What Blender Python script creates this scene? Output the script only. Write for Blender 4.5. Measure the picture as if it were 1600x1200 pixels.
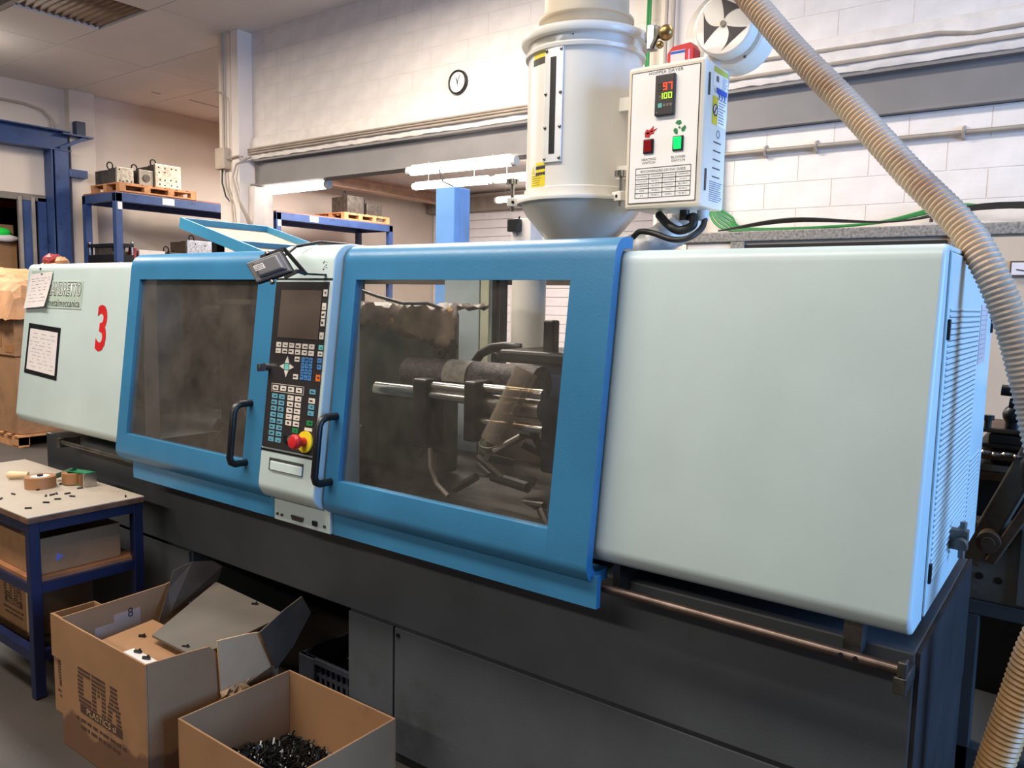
import bpy, bmesh, math, random
import numpy as np
from mathutils import Vector, Matrix

for _o in list(bpy.data.objects):
    bpy.data.objects.remove(_o, do_unlink=True)
random.seed(7)
scene = bpy.context.scene
COL = scene.collection

# ------------------------------------------------------------------ camera
FPX = 1240.0
PITCH, ROLL, YAW = math.radians(6.0), math.radians(1.2), math.radians(36.6)
CAMPOS = np.array([0.0, 0.0, 1.6])


def _cam_rot():
    fw = np.array([-math.sin(YAW) * math.cos(PITCH), math.cos(YAW) * math.cos(PITCH), -math.sin(PITCH)])
    r = np.array([math.cos(YAW), math.sin(YAW), 0.0])
    u = np.cross(r, fw)
    r2 = r * math.cos(ROLL) + u * math.sin(ROLL)
    u2 = np.cross(r2, fw)
    return np.array([r2, u2, -fw]).T


CR = _cam_rot()
cam_data = bpy.data.cameras.new('camera')
cam_data.sensor_fit = 'HORIZONTAL'
cam_data.sensor_width = 36.0
cam_data.lens = FPX / 1600.0 * 36.0
cam_data.clip_start = 0.05
cam_data.clip_end = 100
cam = bpy.data.objects.new('camera', cam_data)
COL.objects.link(cam)
M4 = Matrix.Identity(4)
for i in range(3):
    for j in range(3):
        M4[i][j] = CR[i, j]
    M4[i][3] = CAMPOS[i]
cam.matrix_world = M4
scene.camera = cam


def at(px, py, **k):
    """measured photo position -> world point on a known plane x=, y= or z="""
    d = CR @ np.array([px - 800.0, 600.0 - py, -FPX])
    a, v = list(k.items())[0]
    i = 'xyz'.index(a)
    return CAMPOS + (v - CAMPOS[i]) / d[i] * d


# ------------------------------------------------------------------ light
scene.view_settings.view_transform = 'Standard'
scene.view_settings.look = 'None'
scene.view_settings.exposure = 0.0
scene.view_settings.gamma = 1.0
scene.view_settings.use_curve_mapping = False
world = bpy.data.worlds.new('hall_ambient')
scene.world = world
world.use_nodes = True
world.node_tree.nodes['Background'].inputs[0].default_value = (1.0, 0.93, 0.86, 1)
world.node_tree.nodes['Background'].inputs[1].default_value = 0.075


def area_light(name, loc, target, sx, sy, watts, col):
    d = bpy.data.lights.new(name, 'AREA')
    d.shape = 'RECTANGLE'
    d.size, d.size_y = sx, sy
    d.energy = watts
    d.color = col
    o = bpy.data.objects.new(name, d)
    COL.objects.link(o)
    o.location = loc
    o.rotation_euler = (Vector(target) - Vector(loc)).to_track_quat('-Z', 'Y').to_euler()
    return o


WARM = (1.0, 0.925, 0.83)
area_light('ceiling_lamp_row', (-10.5, 2.2, 4.55), (-10.5, 2.2, 0), 2.4, 0.5, 440, WARM)
area_light('ceiling_lamp_row', (-3.2, 0.35, 4.55), (-3.2, 0.35, 0), 5.0, 0.5, 270, WARM)
area_light('ceiling_lamp_row', (-4.5, 3.9, 4.6), (-4.5, 3.9, 0), 2.4, 0.5, 300, WARM)
area_light('ceiling_lamp_row', (0.2, 3.9, 4.55), (0.2, 3.9, 0), 2.4, 0.5, 55, WARM)
area_light('ceiling_lamp_row', (-3.0, -4.0, 4.55), (-3.0, -4.0, 0), 5.0, 0.5, 260, WARM)
area_light('far_room_lamps', (-9.5, 10.5, 4.0), (-9.5, 10.5, 0), 5.0, 3.0, 700, (1.0, 0.93, 0.9))
area_light('gate_daylight', (4.6, 2.2, 2.3), (-0.5, 2.2, 1.6), 2.6, 2.6, 480, (0.22, 0.48, 1.0))

area_light('ceiling_lamp_row', (-11.2, 7.6, 4.6), (-11.2, 7.6, 0), 1.2, 0.4, 90, WARM)  # extra row added to brighten the left wall around the rack
_pl = bpy.data.lights.new('ceiling_bulb', 'POINT')
_pl.energy, _pl.color, _pl.shadow_soft_size = 22, WARM, 0.15
_po = bpy.data.objects.new('ceiling_bulb', _pl)
_po.location = (-11.9, 3.9, 4.35)
COL.objects.link(_po)

# ------------------------------------------------------------------ materials


def lin(c):
    return tuple(((v / 255.0) / 12.92 if v / 255.0 <= 0.04045 else ((v / 255.0 + 0.055) / 1.055) ** 2.4) for v in c) + (1.0,)


MATS = {}


def mat(name, rgb, rough=0.5, metal=0.0, var=0.10, scale=6.0, bump=0.0, bscale=40.0, emit=None, estr=0.0,
        rgb2=None, stain=None, stain_scale=3.0, stain_lo=0.58, stain_hi=0.72, alpha=None, coat=0.0, spec=0.5):
    """procedural paint / surface: noise tint, optional second colour stains, optional fine relief"""
    if name in MATS:
        return MATS[name]
    m = bpy.data.materials.new(name)
    m.use_nodes = True
    nt = m.node_tree
    b = nt.nodes['Principled BSDF']
    b.inputs['Roughness'].default_value = rough
    b.inputs['Metallic'].default_value = metal
    b.inputs['Specular IOR Level'].default_value = spec
    if coat:
        b.inputs['Coat Weight'].default_value = coat
    tc = nt.nodes.new('ShaderNodeTexCoord')
    n = nt.nodes.new('ShaderNodeTexNoise')
    n.inputs['Scale'].default_value = scale
    n.inputs['Detail'].default_value = 6
    nt.links.new(tc.outputs['Object'], n.inputs['Vector'])
    r = nt.nodes.new('ShaderNodeValToRGB')
    c = lin(rgb)
    c2 = lin(rgb2) if rgb2 else tuple(v * (1 - var * 1.6) for v in c[:3]) + (1,)
    r.color_ramp.elements[0].position = 0.32
    r.color_ramp.elements[0].color = c2
    r.color_ramp.elements[1].position = 0.68
    r.color_ramp.elements[1].color = tuple(min(1, v * (1 + var * 0.6)) for v in c[:3]) + (1,)
    nt.links.new(n.outputs['Fac'], r.inputs['Fac'])
    out = r.outputs['Color']
    if stain:
        n2 = nt.nodes.new('ShaderNodeTexNoise')
        n2.inputs['Scale'].default_value = stain_scale
        n2.inputs['Detail'].default_value = 8
        n2.inputs['Roughness'].default_value = 0.65
        nt.links.new(tc.outputs['Object'], n2.inputs['Vector'])
        r2 = nt.nodes.new('ShaderNodeValToRGB')
        r2.color_ramp.elements[0].position = stain_lo
        r2.color_ramp.elements[0].color = (0, 0, 0, 1)
        r2.color_ramp.elements[1].position = stain_hi
        r2.color_ramp.elements[1].color = (1, 1, 1, 1)
        nt.links.new(n2.outputs['Fac'], r2.inputs['Fac'])
        mx = nt.nodes.new('ShaderNodeMix')
        mx.data_type = 'RGBA'
        nt.links.new(r2.outputs['Color'], mx.inputs['Factor'])
        nt.links.new(out, mx.inputs['A'])
        mx.inputs['B'].default_value = lin(stain)
        out = mx.outputs['Result']
    nt.links.new(out, b.inputs['Base Color'])
    if bump:
        nb = nt.nodes.new('ShaderNodeTexNoise')
        nb.inputs['Scale'].default_value = bscale
        nb.inputs['Detail'].default_value = 5
        nt.links.new(tc.outputs['Object'], nb.inputs['Vector'])
        bp = nt.nodes.new('ShaderNodeBump')
        bp.inputs['Strength'].default_value = bump
        bp.inputs['Distance'].default_value = 0.01
        nt.links.new(nb.outputs['Fac'], bp.inputs['Height'])
        nt.links.new(bp.outputs['Normal'], b.inputs['Normal'])
    if emit:
        b.inputs['Emission Color'].default_value = lin(emit)
        b.inputs['Emission Strength'].default_value = estr
    if alpha is not None:
        b.inputs['Alpha'].default_value = alpha
    MATS[name] = m
    return m


def smooth(path, n=8):
    """Catmull-Rom resampling of a polyline"""
    P_ = [Vector(p) for p in path]
    ext = [P_[0] * 2 - P_[1]] + P_ + [P_[-1] * 2 - P_[-2]]
    out = []
    for i in range(1, len(ext) - 2):
        p0, p1, p2, p3 = ext[i - 1], ext[i], ext[i + 1], ext[i + 2]
        for k in range(n):
            u = k / n
            out.append(0.5 * ((2 * p1) + (p2 - p0) * u + (2 * p0 - 5 * p1 + 4 * p2 - p3) * u * u + (3 * p1 - p0 - 3 * p2 + p3) * u ** 3))
    out.append(P_[-1])
    return out


def glass(name, tint, gloss, dirt, rough=0.03):
    """dusty see-through sheet: tinted transparency, mirror sheen by Fresnel, blotchy dust"""
    m = bpy.data.materials.new(name)
    m.use_nodes = True
    nt = m.node_tree
    nt.nodes.remove(nt.nodes['Principled BSDF'])
    out = nt.nodes['Material Output']
    tr = nt.nodes.new('ShaderNodeBsdfTransparent')
    tr.inputs[0].default_value = tint + (1,)
    gl = nt.nodes.new('ShaderNodeBsdfGlossy')
    gl.inputs['Roughness'].default_value = rough
    gl.inputs['Color'].default_value = (gloss, gloss, gloss, 1)
    lw = nt.nodes.new('ShaderNodeLayerWeight')
    lw.inputs['Blend'].default_value = 0.5
    pw = nt.nodes.new('ShaderNodeMath')
    pw.operation = 'POWER'
    pw.inputs[1].default_value = 4.0
    nt.links.new(lw.outputs['Facing'], pw.inputs[0])
    fr = nt.nodes.new('ShaderNodeMath')
    fr.operation = 'MULTIPLY_ADD'
    fr.inputs[1].default_value = 0.6
    fr.inputs[2].default_value = 0.035
    nt.links.new(pw.outputs[0], fr.inputs[0])
    m1 = nt.nodes.new('ShaderNodeMixShader')
    nt.links.new(fr.outputs[0], m1.inputs[0])
    nt.links.new(tr.outputs[0], m1.inputs[1])
    nt.links.new(gl.outputs[0], m1.inputs[2])
    df = nt.nodes.new('ShaderNodeBsdfDiffuse')
    df.inputs[0].default_value = (0.42, 0.37, 0.32, 1)
    tc = nt.nodes.new('ShaderNodeTexCoord')
    n = nt.nodes.new('ShaderNodeTexNoise')
    n.inputs['Scale'].default_value = 7
    n.inputs['Detail'].default_value = 10
    n.inputs['Roughness'].default_value = 0.7
    nt.links.new(tc.outputs['Object'], n.inputs['Vector'])
    mr = nt.nodes.new('ShaderNodeMapRange')
    mr.inputs[1].default_value = 0.3
    mr.inputs[2].default_value = 0.75
    mr.inputs[3].default_value = dirt * 0.4
    mr.inputs[4].default_value = dirt * 1.6
    nt.links.new(n.outputs['Fac'], mr.inputs[0])
    m2 = nt.nodes.new('ShaderNodeMixShader')
    nt.links.new(mr.outputs[0], m2.inputs[0])
    nt.links.new(m1.outputs[0], m2.inputs[1])
    nt.links.new(df.outputs[0], m2.inputs[2])
    nt.links.new(m2.outputs[0], out.inputs[0])
    MATS[name] = m
    return m


mint = mat('mint_paint', (202, 217, 214), 0.38, var=0.05, scale=3, bump=0.02, bscale=160)
blue = mat('blue_door_paint', (58, 126, 168), 0.36, var=0.07, scale=4, bump=0.05, bscale=160)
grey_base = mat('base_grey_paint', (80, 83, 86), 0.5, var=0.12, scale=3, bump=0.05, bscale=120, stain=(66, 68, 69), stain_scale=2.2)
dark_in = mat('oily_dark_metal', (46, 42, 38), 0.5, 0.3, var=0.35, scale=14, bump=0.2, bscale=30)
black = mat('black_plastic', (22, 22, 23), 0.38, var=0.1)
blackm = mat('black_steel', (30, 30, 31), 0.45, 0.4, var=0.2)
steel = mat('bright_steel', (190, 188, 184), 0.25, 1.0, var=0.1, scale=20)
steel_d = mat('worn_steel', (120, 115, 108), 0.4, 0.9, var=0.3, scale=16)
rustpipe = mat('rusty_pipe', (100, 84, 76), 0.38, 0.7, var=0.3, scale=18)
cream = mat('cream_plaster', (238, 224, 212), 0.85, var=0.06, scale=1.5, bump=0.18, bscale=18)
block_m = mat('painted_block', (240, 228, 217), 0.85, var=0.05, scale=5, bump=0.22, bscale=30)
mortar_m = mat('painted_mortar', (236, 223, 211), 0.9, var=0.06)
wall_l = mat('left_wall_plaster', (214, 199, 185), 0.9, var=0.06, scale=0.9, bump=0.1, bscale=10)
floor_m = mat('oily_concrete', (56, 48, 42), 0.6, var=0.25, scale=1.6, stain=(44, 39, 35), stain_scale=0.9, stain_lo=0.45, stain_hi=0.7, bump=0.06, bscale=60)
ceil_m = mat('ceiling_board', (226, 218, 211), 0.8, var=0.05, scale=0.7)
ceil_gap = mat('ceiling_gap', (176, 166, 158), 0.9)
navy = mat('navy_steel_paint', (50, 72, 118), 0.42, var=0.12, scale=6, stain=(28, 40, 74), stain_scale=5)
navy_d = mat('dark_blue_table_paint', (20, 28, 62), 0.42, var=0.2, scale=9)
card = mat('cardboard', (152, 112, 76), 0.8, var=0.08, scale=4, bump=0.06, bscale=30, stain=(108, 76, 53), stain_scale=2.4, stain_lo=0.56, stain_hi=0.78)
card_d = mat('oil_soaked_cardboard', (70, 56, 42), 0.6, var=0.3, scale=7, bump=0.12, bscale=40, stain=(52, 42, 33), stain_scale=5)
card_l = mat('pale_cardboard', (198, 160, 120), 0.8, var=0.08, scale=5, bump=0.06, bscale=30)


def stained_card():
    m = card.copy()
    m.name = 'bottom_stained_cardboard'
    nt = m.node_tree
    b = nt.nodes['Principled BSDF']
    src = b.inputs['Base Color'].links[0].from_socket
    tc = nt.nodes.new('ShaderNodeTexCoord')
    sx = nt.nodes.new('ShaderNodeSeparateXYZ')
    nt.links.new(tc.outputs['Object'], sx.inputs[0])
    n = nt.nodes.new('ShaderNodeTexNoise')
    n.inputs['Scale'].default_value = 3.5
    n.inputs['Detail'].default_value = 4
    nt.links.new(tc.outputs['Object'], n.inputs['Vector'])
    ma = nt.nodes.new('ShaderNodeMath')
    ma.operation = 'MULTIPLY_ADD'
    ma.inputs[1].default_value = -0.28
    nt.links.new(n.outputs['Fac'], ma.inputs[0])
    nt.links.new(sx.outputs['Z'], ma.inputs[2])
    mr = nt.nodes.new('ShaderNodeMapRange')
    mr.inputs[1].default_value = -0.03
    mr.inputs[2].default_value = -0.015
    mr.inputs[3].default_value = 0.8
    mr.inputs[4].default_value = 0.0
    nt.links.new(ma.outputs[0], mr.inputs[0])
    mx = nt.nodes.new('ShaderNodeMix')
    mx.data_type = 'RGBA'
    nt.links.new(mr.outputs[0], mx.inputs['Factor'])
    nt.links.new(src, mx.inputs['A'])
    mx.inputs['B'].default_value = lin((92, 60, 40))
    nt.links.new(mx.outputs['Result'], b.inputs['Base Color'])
    return m


card_s = stained_card()
print_m = mat('brown_print', (74, 48, 34), 0.8)
wood = mat('pallet_wood', (196, 138, 92), 0.75, var=0.2, scale=10, bump=0.1)
paper = mat('paper', (226, 216, 214), 0.8, var=0.03)
ink = mat('ink', (40, 40, 42), 0.7)
faint_ink = mat('faint_ink', (176, 166, 168), 0.8)
hop_w = mat('dryer_paint', (232, 226, 215), 0.34, var=0.03, scale=3, coat=0.2)
hop_f = mat('dryer_cream_panel', (252, 246, 241), 0.45, var=0.02)
yellow = mat('yellow_label', (232, 208, 40), 0.5)
red = mat('red_paint', (205, 36, 38), 0.4)
green_c = mat('green_cable', (52, 140, 70), 0.5)
cable_b = mat('black_cable', (28, 27, 27), 0.5)
conduit = mat('painted_conduit', (186, 170, 152), 0.55, 0.2, var=0.1)
ibeam_m = mat('grey_beam_paint', (134, 128, 124), 0.55, var=0.07, scale=3)
plast_l = mat('rough_plaster_ledge', (238, 226, 214), 0.9, var=0.06, scale=8, bump=0.7, bscale=22)
hose_m = mat('ribbed_hose', (200, 170, 140), 0.5, var=0.12, scale=6, stain=(150, 108, 80), stain_scale=2.0)
hose_warm_lit = mat('warm_lit_ribbed_hose', (196, 148, 92), 0.45, var=0.15)  # amber is warm light painted into the hose colour

# ------------------------------------------------------------------ mesh tools


class MB:
    def __init__(self):
        self.v, self.f, self.mi = [], [], []
        self.cur = 0

    def slot(self, i):
        self.cur = i
        return self

    def add(self, vs, fs):
        o = len(self.v)
        self.v += [tuple(float(c) for c in p) for p in vs]
        for q in fs:
            self.f.append(tuple(i + o for i in q))
            self.mi.append(self.cur)
        return self

    def box(self, x0, x1, y0, y1, z0, z1):
        return self.add([(x0, y0, z0), (x1, y0, z0), (x1, y1, z0), (x0, y1, z0), (x0, y0, z1), (x1, y0, z1), (x1, y1, z1), (x0, y1, z1)],
                        [(3, 2, 1, 0), (4, 5, 6, 7), (0, 1, 5, 4), (1, 2, 6, 5), (2, 3, 7, 6), (3, 0, 4, 7)])

    def bar(self, p0, p1, w, h, up=(0, 0, 1)):
        p0, p1 = Vector(p0), Vector(p1)
        d = (p1 - p0).normalized()
        u = Vector(up)
        s = d.cross(u)
        if s.length < 1e-4:
            s = d.cross(Vector((1, 0, 0)))
        s.normalize()
        u = s.cross(d).normalized()
        vs = []
        for p in (p0, p1):
            for a, b in ((-1, -1), (1, -1), (1, 1), (-1, 1)):
                vs.append(p + s * (a * w / 2) + u * (b * h / 2))
        return self.add(vs, [(0, 1, 2, 3), (7, 6, 5, 4), (0, 4, 5, 1), (1, 5, 6, 2), (2, 6, 7, 3), (3, 7, 4, 0)])

    def prism(self, poly, axis, a0, a1):
        n = len(poly)
        def P(a, q):
            if axis == 'x':
                return (a, q[0], q[1])
            if axis == 'y':
                return (q[0], a, q[1])
            return (q[0], q[1], a)
        vs = [P(a0, q) for q in poly] + [P(a1, q) for q in poly]
        fs = [tuple(range(n))[::-1], tuple(range(n, 2 * n))]
        fs += [(i, (i + 1) % n, n + (i + 1) % n, n + i) for i in range(n)]
        return self.add(vs, fs)

    def tube(self, path, r, n=10, caps=True, closed=False):
        pts = [Vector(p) for p in path]
        m = len(pts)
        rings = []
        prev = None
        for i, p in enumerate(pts):
            if closed:
                d = (pts[(i + 1) % m] - pts[i - 1]).normalized()
            else:
                d = (pts[min(i + 1, m - 1)] - pts[max(i - 1, 0)]).normalized()
            if prev is None:
                a = d.cross(Vector((0, 0, 1)))
                if a.length < 1e-3:
                    a = d.cross(Vector((1, 0, 0)))
            else:
                a = prev - d * prev.dot(d)
            a.normalize()
            prev = a
            b = d.cross(a)
            rr = r(i) if callable(r) else r
            rings.append([p + a * (rr * math.cos(t)) + b * (rr * math.sin(t)) for t in (2 * math.pi * k / n for k in range(n))])
        vs = [q for ring in rings for q in ring]
        fs = []
        for i in range(m if closed else m - 1):
            j = (i + 1) % m
            for k in range(n):
                fs.append((i * n + k, i * n + (k + 1) % n, j * n + (k + 1) % n, j * n + k))
        if caps and not closed:
            fs.append(tuple(range(n))[::-1])
            fs.append(tuple((m - 1) * n + k for k in range(n)))
        return self.add(vs, fs)

    def cyl(self, p0, p1, r, n=16, r1=None):
        rr = [r, r if r1 is None else r1]
        return self.tube([p0, p1], lambda i: rr[i], n)

    def lathe(self, prof, c, n=40, axis='z', closed=False):
        vs, fs = [], []
        m = len(prof)
        for (r, h) in prof:
            for k in range(n):
                t = 2 * math.pi * k / n
                a, b = r * math.cos(t), r * math.sin(t)
                if axis == 'z':
                    vs.append((c[0] + a, c[1] + b, c[2] + h))
                elif axis == 'y':
                    vs.append((c[0] + a, c[1] + h, c[2] + b))
                else:
                    vs.append((c[0] + h, c[1] + a, c[2] + b))
        for i in range(m if closed else m - 1):
            j = (i + 1) % m
            for k in range(n):
                q = (i * n + k, i * n + (k + 1) % n, j * n + (k + 1) % n, j * n + k)
                fs.append(q)
        if not closed:
            fs.append(tuple(range(n))[::-1])
            fs.append(tuple((m - 1) * n + k for k in range(n)))
        return self.add(vs, fs)

    def ball(self, c, r, n=12, sq=(1, 1, 1)):
        vs, fs = [(c[0], c[1], c[2] + r * sq[2])], []
        h = n // 2
        for i in range(1, h):
            a = math.pi * i / h
            for k in range(n):
                t = 2 * math.pi * k / n
                vs.append((c[0] + r * sq[0] * math.sin(a) * math.cos(t), c[1] + r * sq[1] * math.sin(a) * math.sin(t), c[2] + r * sq[2] * math.cos(a)))
        vs.append((c[0], c[1], c[2] - r * sq[2]))
        for k in range(n):
            fs.append((0, 1 + k, 1 + (k + 1) % n))
        for i in range(h - 2):
            for k in range(n):
                fs.append((1 + i * n + k, 1 + (i + 1) * n + k, 1 + (i + 1) * n + (k + 1) % n, 1 + i * n + (k + 1) % n))
        e = len(vs) - 1
        for k in range(n):
            fs.append((e, 1 + (h - 2) * n + (k + 1) % n, 1 + (h - 2) * n + k))
        return self.add(vs, fs)

    def mesh(self, name, mats, org=(0, 0, 0), smooth=False):
        me = bpy.data.meshes.new(name)
        me.from_pydata([(p[0] - org[0], p[1] - org[1], p[2] - org[2]) for p in self.v], [], self.f)
        for m in (mats if isinstance(mats, (list, tuple)) else [mats]):
            me.materials.append(m)
        for p, i in zip(me.polygons, self.mi):
            p.material_index = i
        bm = bmesh.new()
        bm.from_mesh(me)
        bmesh.ops.recalc_face_normals(bm, faces=bm.faces)
        if smooth:
            for fc in bm.faces:
                fc.smooth = True
            for e in bm.edges:
                if len(e.link_faces) == 2 and e.calc_face_angle(0) > math.radians(38):
                    e.smooth = False
        bm.to_mesh(me)
        bm.free()
        me.update()
        return me


ORG = {}


def obj(name, mb, mats, parent=None, smooth=False, bevel=0.0, solid=0.0, label=None):
    org = ORG.get(parent.name, (0, 0, 0)) if parent else (0, 0, 0)
    me = mb.mesh(name, mats, org, smooth)
    o = bpy.data.objects.new(name, me)
    COL.objects.link(o)
    if parent:
        o.parent = parent
        ORG[o.name] = org
    if solid:
        s = o.modifiers.new('thick', 'SOLIDIFY')
        s.thickness = abs(solid)
        s.offset = -1 if solid > 0 else 1
    if bevel:
        b = o.modifiers.new('bevel', 'BEVEL')
        b.width = bevel
        b.segments = 2
        b.limit_method = 'ANGLE'
        b.angle_limit = math.radians(40)
    if label:
        o['label'] = label
    return o


def inst(name, me, loc, parent=None, rot=None, scale=None):
    """one more object that shares mesh data; loc in world coordinates"""
    o = bpy.data.objects.new(name, me)
    COL.objects.link(o)
    org = (0, 0, 0)
    if parent:
        o.parent = parent
        org = ORG.get(parent.name, (0, 0, 0))
        ORG[o.name] = org
    o.location = (loc[0] - org[0], loc[1] - org[1], loc[2] - org[2])
    if rot:
        o.rotation_euler = rot
    if scale:
        o.scale = scale
    return o


def tag(o, label, cat, group=None):
    o['label'] = label
    o['category'] = cat
    if group:
        o['group'] = group
    return o


def thing(name, label, cat, loc, group=None):
    o = bpy.data.objects.new(name, None)
    COL.objects.link(o)
    o.empty_display_size = 0.05
    o.location = tuple(float(c) for c in loc)
    ORG[o.name] = tuple(float(c) for c in loc)
    return tag(o, label, cat, group)


def struct(name, mb, m, smooth=False, bevel=0.0, label=None):
    o = obj(name, mb, m, None, smooth, bevel)
    o['kind'] = 'structure'
    if label:
        o['label'] = label
    return o


def arc(cx, cy, r, a0, a1, n):
    return [(cx + r * math.cos(math.radians(a0 + (a1 - a0) * i / n)), cy + r * math.sin(math.radians(a0 + (a1 - a0) * i / n))) for i in range(n + 1)]


def text_mesh(s, size, name='lettering', sx=1.0, bold=0.0, align='CENTER', spacing=1.0):
    cu = bpy.data.curves.new(name, 'FONT')
    cu.body = s
    cu.size = size
    cu.align_x = align
    cu.align_y = 'CENTER'
    cu.offset = bold
    cu.space_character = spacing
    cu.resolution_u = 3
    o = bpy.data.objects.new(name, cu)
    COL.objects.link(o)
    bpy.context.view_layer.update()
    dg = bpy.context.evaluated_depsgraph_get()
    me = bpy.data.meshes.new_from_object(o.evaluated_get(dg))
    bpy.data.objects.remove(o, do_unlink=True)
    bpy.data.curves.remove(cu)
    if sx != 1.0:
        for v in me.vertices:
            v.co.x *= sx
    return me


def text_on(s, size, frame, m, parent, sx=1.0, fit=None, bold=0.0, name='lettering', align='CENTER', spacing=1.0, label=None):
    """flat lettering; frame = (origin, right, up) in world coordinates"""
    me = text_mesh(s, size, name, sx, bold, align, spacing)
    if fit:
        xs = [v.co.x for v in me.vertices]
        k_, c_ = fit / (max(xs) - min(xs)), (max(xs) + min(xs)) / 2
        for v in me.vertices:
            v.co.x = (v.co.x - c_) * k_
    me.materials.clear()
    me.materials.append(m)
    o0, r, u = Vector(frame[0]), Vector(frame[1]).normalized(), Vector(frame[2]).normalized()
    org = Vector(ORG.get(parent.name, (0, 0, 0))) if parent else Vector((0, 0, 0))
    for v in me.vertices:
        v.co = o0 + r * v.co.x + u * v.co.y - org
    o = bpy.data.objects.new(name, me)
    COL.objects.link(o)
    if parent:
        o.parent = parent
        ORG[o.name] = tuple(org)
    if label:
        o['label'] = label
    return o
# ================================================================== setting
ZC = 4.81       # ceiling height
YW = 6.2        # face of the partition wall
XL = -13.68     # face of the left wall

struct('floor', MB().box(-18, 6, -5, 15.2, -0.1, 0), floor_m)

# ---- ceiling with individual boards and two corrugated skylights
ceiling = struct('ceiling', MB().box(XL - 0.2, 1.6, -0.9, 2.83, ZC + 0.02, ZC + 0.06).box(XL - 0.2, 1.6, 5.08, 9.85, ZC + 0.02, ZC + 0.06)
                 .box(XL - 0.2, -11.32, 2.83, 4.06, ZC + 0.02, ZC + 0.06).box(XL - 0.2, -10.22, 4.06, 5.08, ZC + 0.02, ZC + 0.06).box(-9.05, 1.6, 2.83, 5.08, ZC + 0.02, ZC + 0.06)
                 .box(-11.32, -9.05, 4.03, 4.09, ZC, ZC + 0.06), ceil_gap)
panel_cache = {}


def ceiling_panel(x0, x1, y0, y1):
    k = (round(x1 - x0, 2), round(y1 - y0, 2))
    if k not in panel_cache:
        panel_cache[k] = MB().box(0, k[0] - 0.012, 0, k[1] - 0.012, 0, 0.03).mesh('ceiling_board', ceil_m)
    inst('ceiling_board', panel_cache[k], (x0 + 0.006, y0 + 0.006, ZC), ceiling)


ys = [0.27 + 1.2 * k for k in range(9)]
for a, b in zip(ys[:-1], ys[1:]):
    if abs(a - 3.87) < 0.01:
        segs = [(-13.68, -11.28), (-11.28, -10.2), (-9.07, -6.48), (-6.48, -4.08), (-4.08, -1.68), (-1.68, 0.72)]
        a += 0.24
    elif abs(a - 2.67) < 0.01:
        segs = [(-13.68, -11.3), (-9.07, -6.48), (-6.48, -4.08), (-4.08, -1.68), (-1.68, 0.72)]
    else:
        segs = [(-13.68 + 2.4 * i, -13.68 + 2.4 * (i + 1)) for i in range(6)]
    for s in segs:
        ceiling_panel(s[0], s[1], a, b)
for pa_, pb_ in (((296, 156), (342, 168)), ((238, 144), (250, 147))):
    a_, b_ = at(*pa_, z=ZC - 0.001), at(*pb_, z=ZC - 0.001)
    obj('slot', MB().bar((a_[0], a_[1], ZC - 0.002), (b_[0], b_[1], ZC - 0.002), 0.05, 0.004), ceil_gap, ceiling)
sky_m = mat('yellowed_skylight_sheet', (150, 118, 84), 0.5, var=0.2, scale=3, stain=(170, 140, 104), stain_scale=2.5)
for n_, (x0, x1, ya, yb) in enumerate(((-10.2, -9.07, 4.1, 5.07), (-11.3, -9.07, 2.85, 4.03))):
    mb = MB()
    N = 90
    vs, fs = [], []
    for i in range(N + 1):
        y = ya + (yb - ya) * i / N
        z = ZC + 0.035 + 0.018 * math.sin(2 * math.pi * y / 0.08)
        vs += [(x0, y, z), (x1, y, z)]
    fs = [(2 * i, 2 * i + 1, 2 * i + 3, 2 * i + 2) for i in range(N)]
    mb.add(vs, fs)
    o = struct('window_%d' % (n_ + 1), mb, sky_m, smooth=True, label='corrugated yellowed skylight sheet in the ceiling, the %s one' % ('whole' if n_ == 0 else 'corner'))
    s = o.modifiers.new('thick', 'SOLIDIFY')
    s.thickness = 0.004

# ---- left wall, its doorway, pilaster
struct('wall_left', MB().box(XL - 0.25, XL, 5.86, 15.2, 0, ZC + 0.06).box(XL - 0.25, XL, 0.0, 5.86, 3.1, ZC + 0.06), wall_l)
struct('trim_1', MB().box(XL, XL + 0.16, 6.2, 6.6, 0, ZC), wall_l, bevel=0.01, label='plastered pilaster on the left wall')
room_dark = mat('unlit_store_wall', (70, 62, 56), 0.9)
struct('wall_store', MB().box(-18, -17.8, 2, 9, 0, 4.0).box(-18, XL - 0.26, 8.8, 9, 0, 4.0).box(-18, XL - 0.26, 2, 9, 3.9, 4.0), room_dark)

# ---- partition wall: rendered core, single blocks, ledge, pilaster, end pillar
wall_back = struct('wall_back', MB().box(-8.72, 1.6, YW + 0.0025, YW + 0.25, 3.27, ZC).box(-3.1, 1.6, YW + 0.004, YW + 0.25, 0, 2.95), mortar_m)
BL, BH = 0.5, 0.2
blk = MB().box(0, BL - 0.007, 0, 0.03, 0, BH - 0.007).mesh('block', block_m)
blk_half = MB().box(0, BL / 2 - 0.007, 0, 0.03, 0, BH - 0.007).mesh('block', block_m)


def courses(x0, x1, z0, z1, zref=2.345):
    k = math.floor((z0 - zref) / BH + 1e-6)
    while True:
        z = zref + k * BH
        if z + BH > z1 + 0.02:
            break
        x = x0
        if k % 2:
            inst('block', blk_half, (x, YW, z), wall_back)
            x += BL / 2
        while x + BL <= x1 + 1e-6:
            inst('block', blk, (x, YW, z), wall_back)
            x += BL
        if x + BL / 2 <= x1 + 1e-6:
            inst('block', blk_half, (x, YW, z), wall_back)
        k += 1


courses(-8.72, 1.3, 3.545, ZC)
courses(-2.7, 1.3, 1.55, 2.95)

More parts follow.
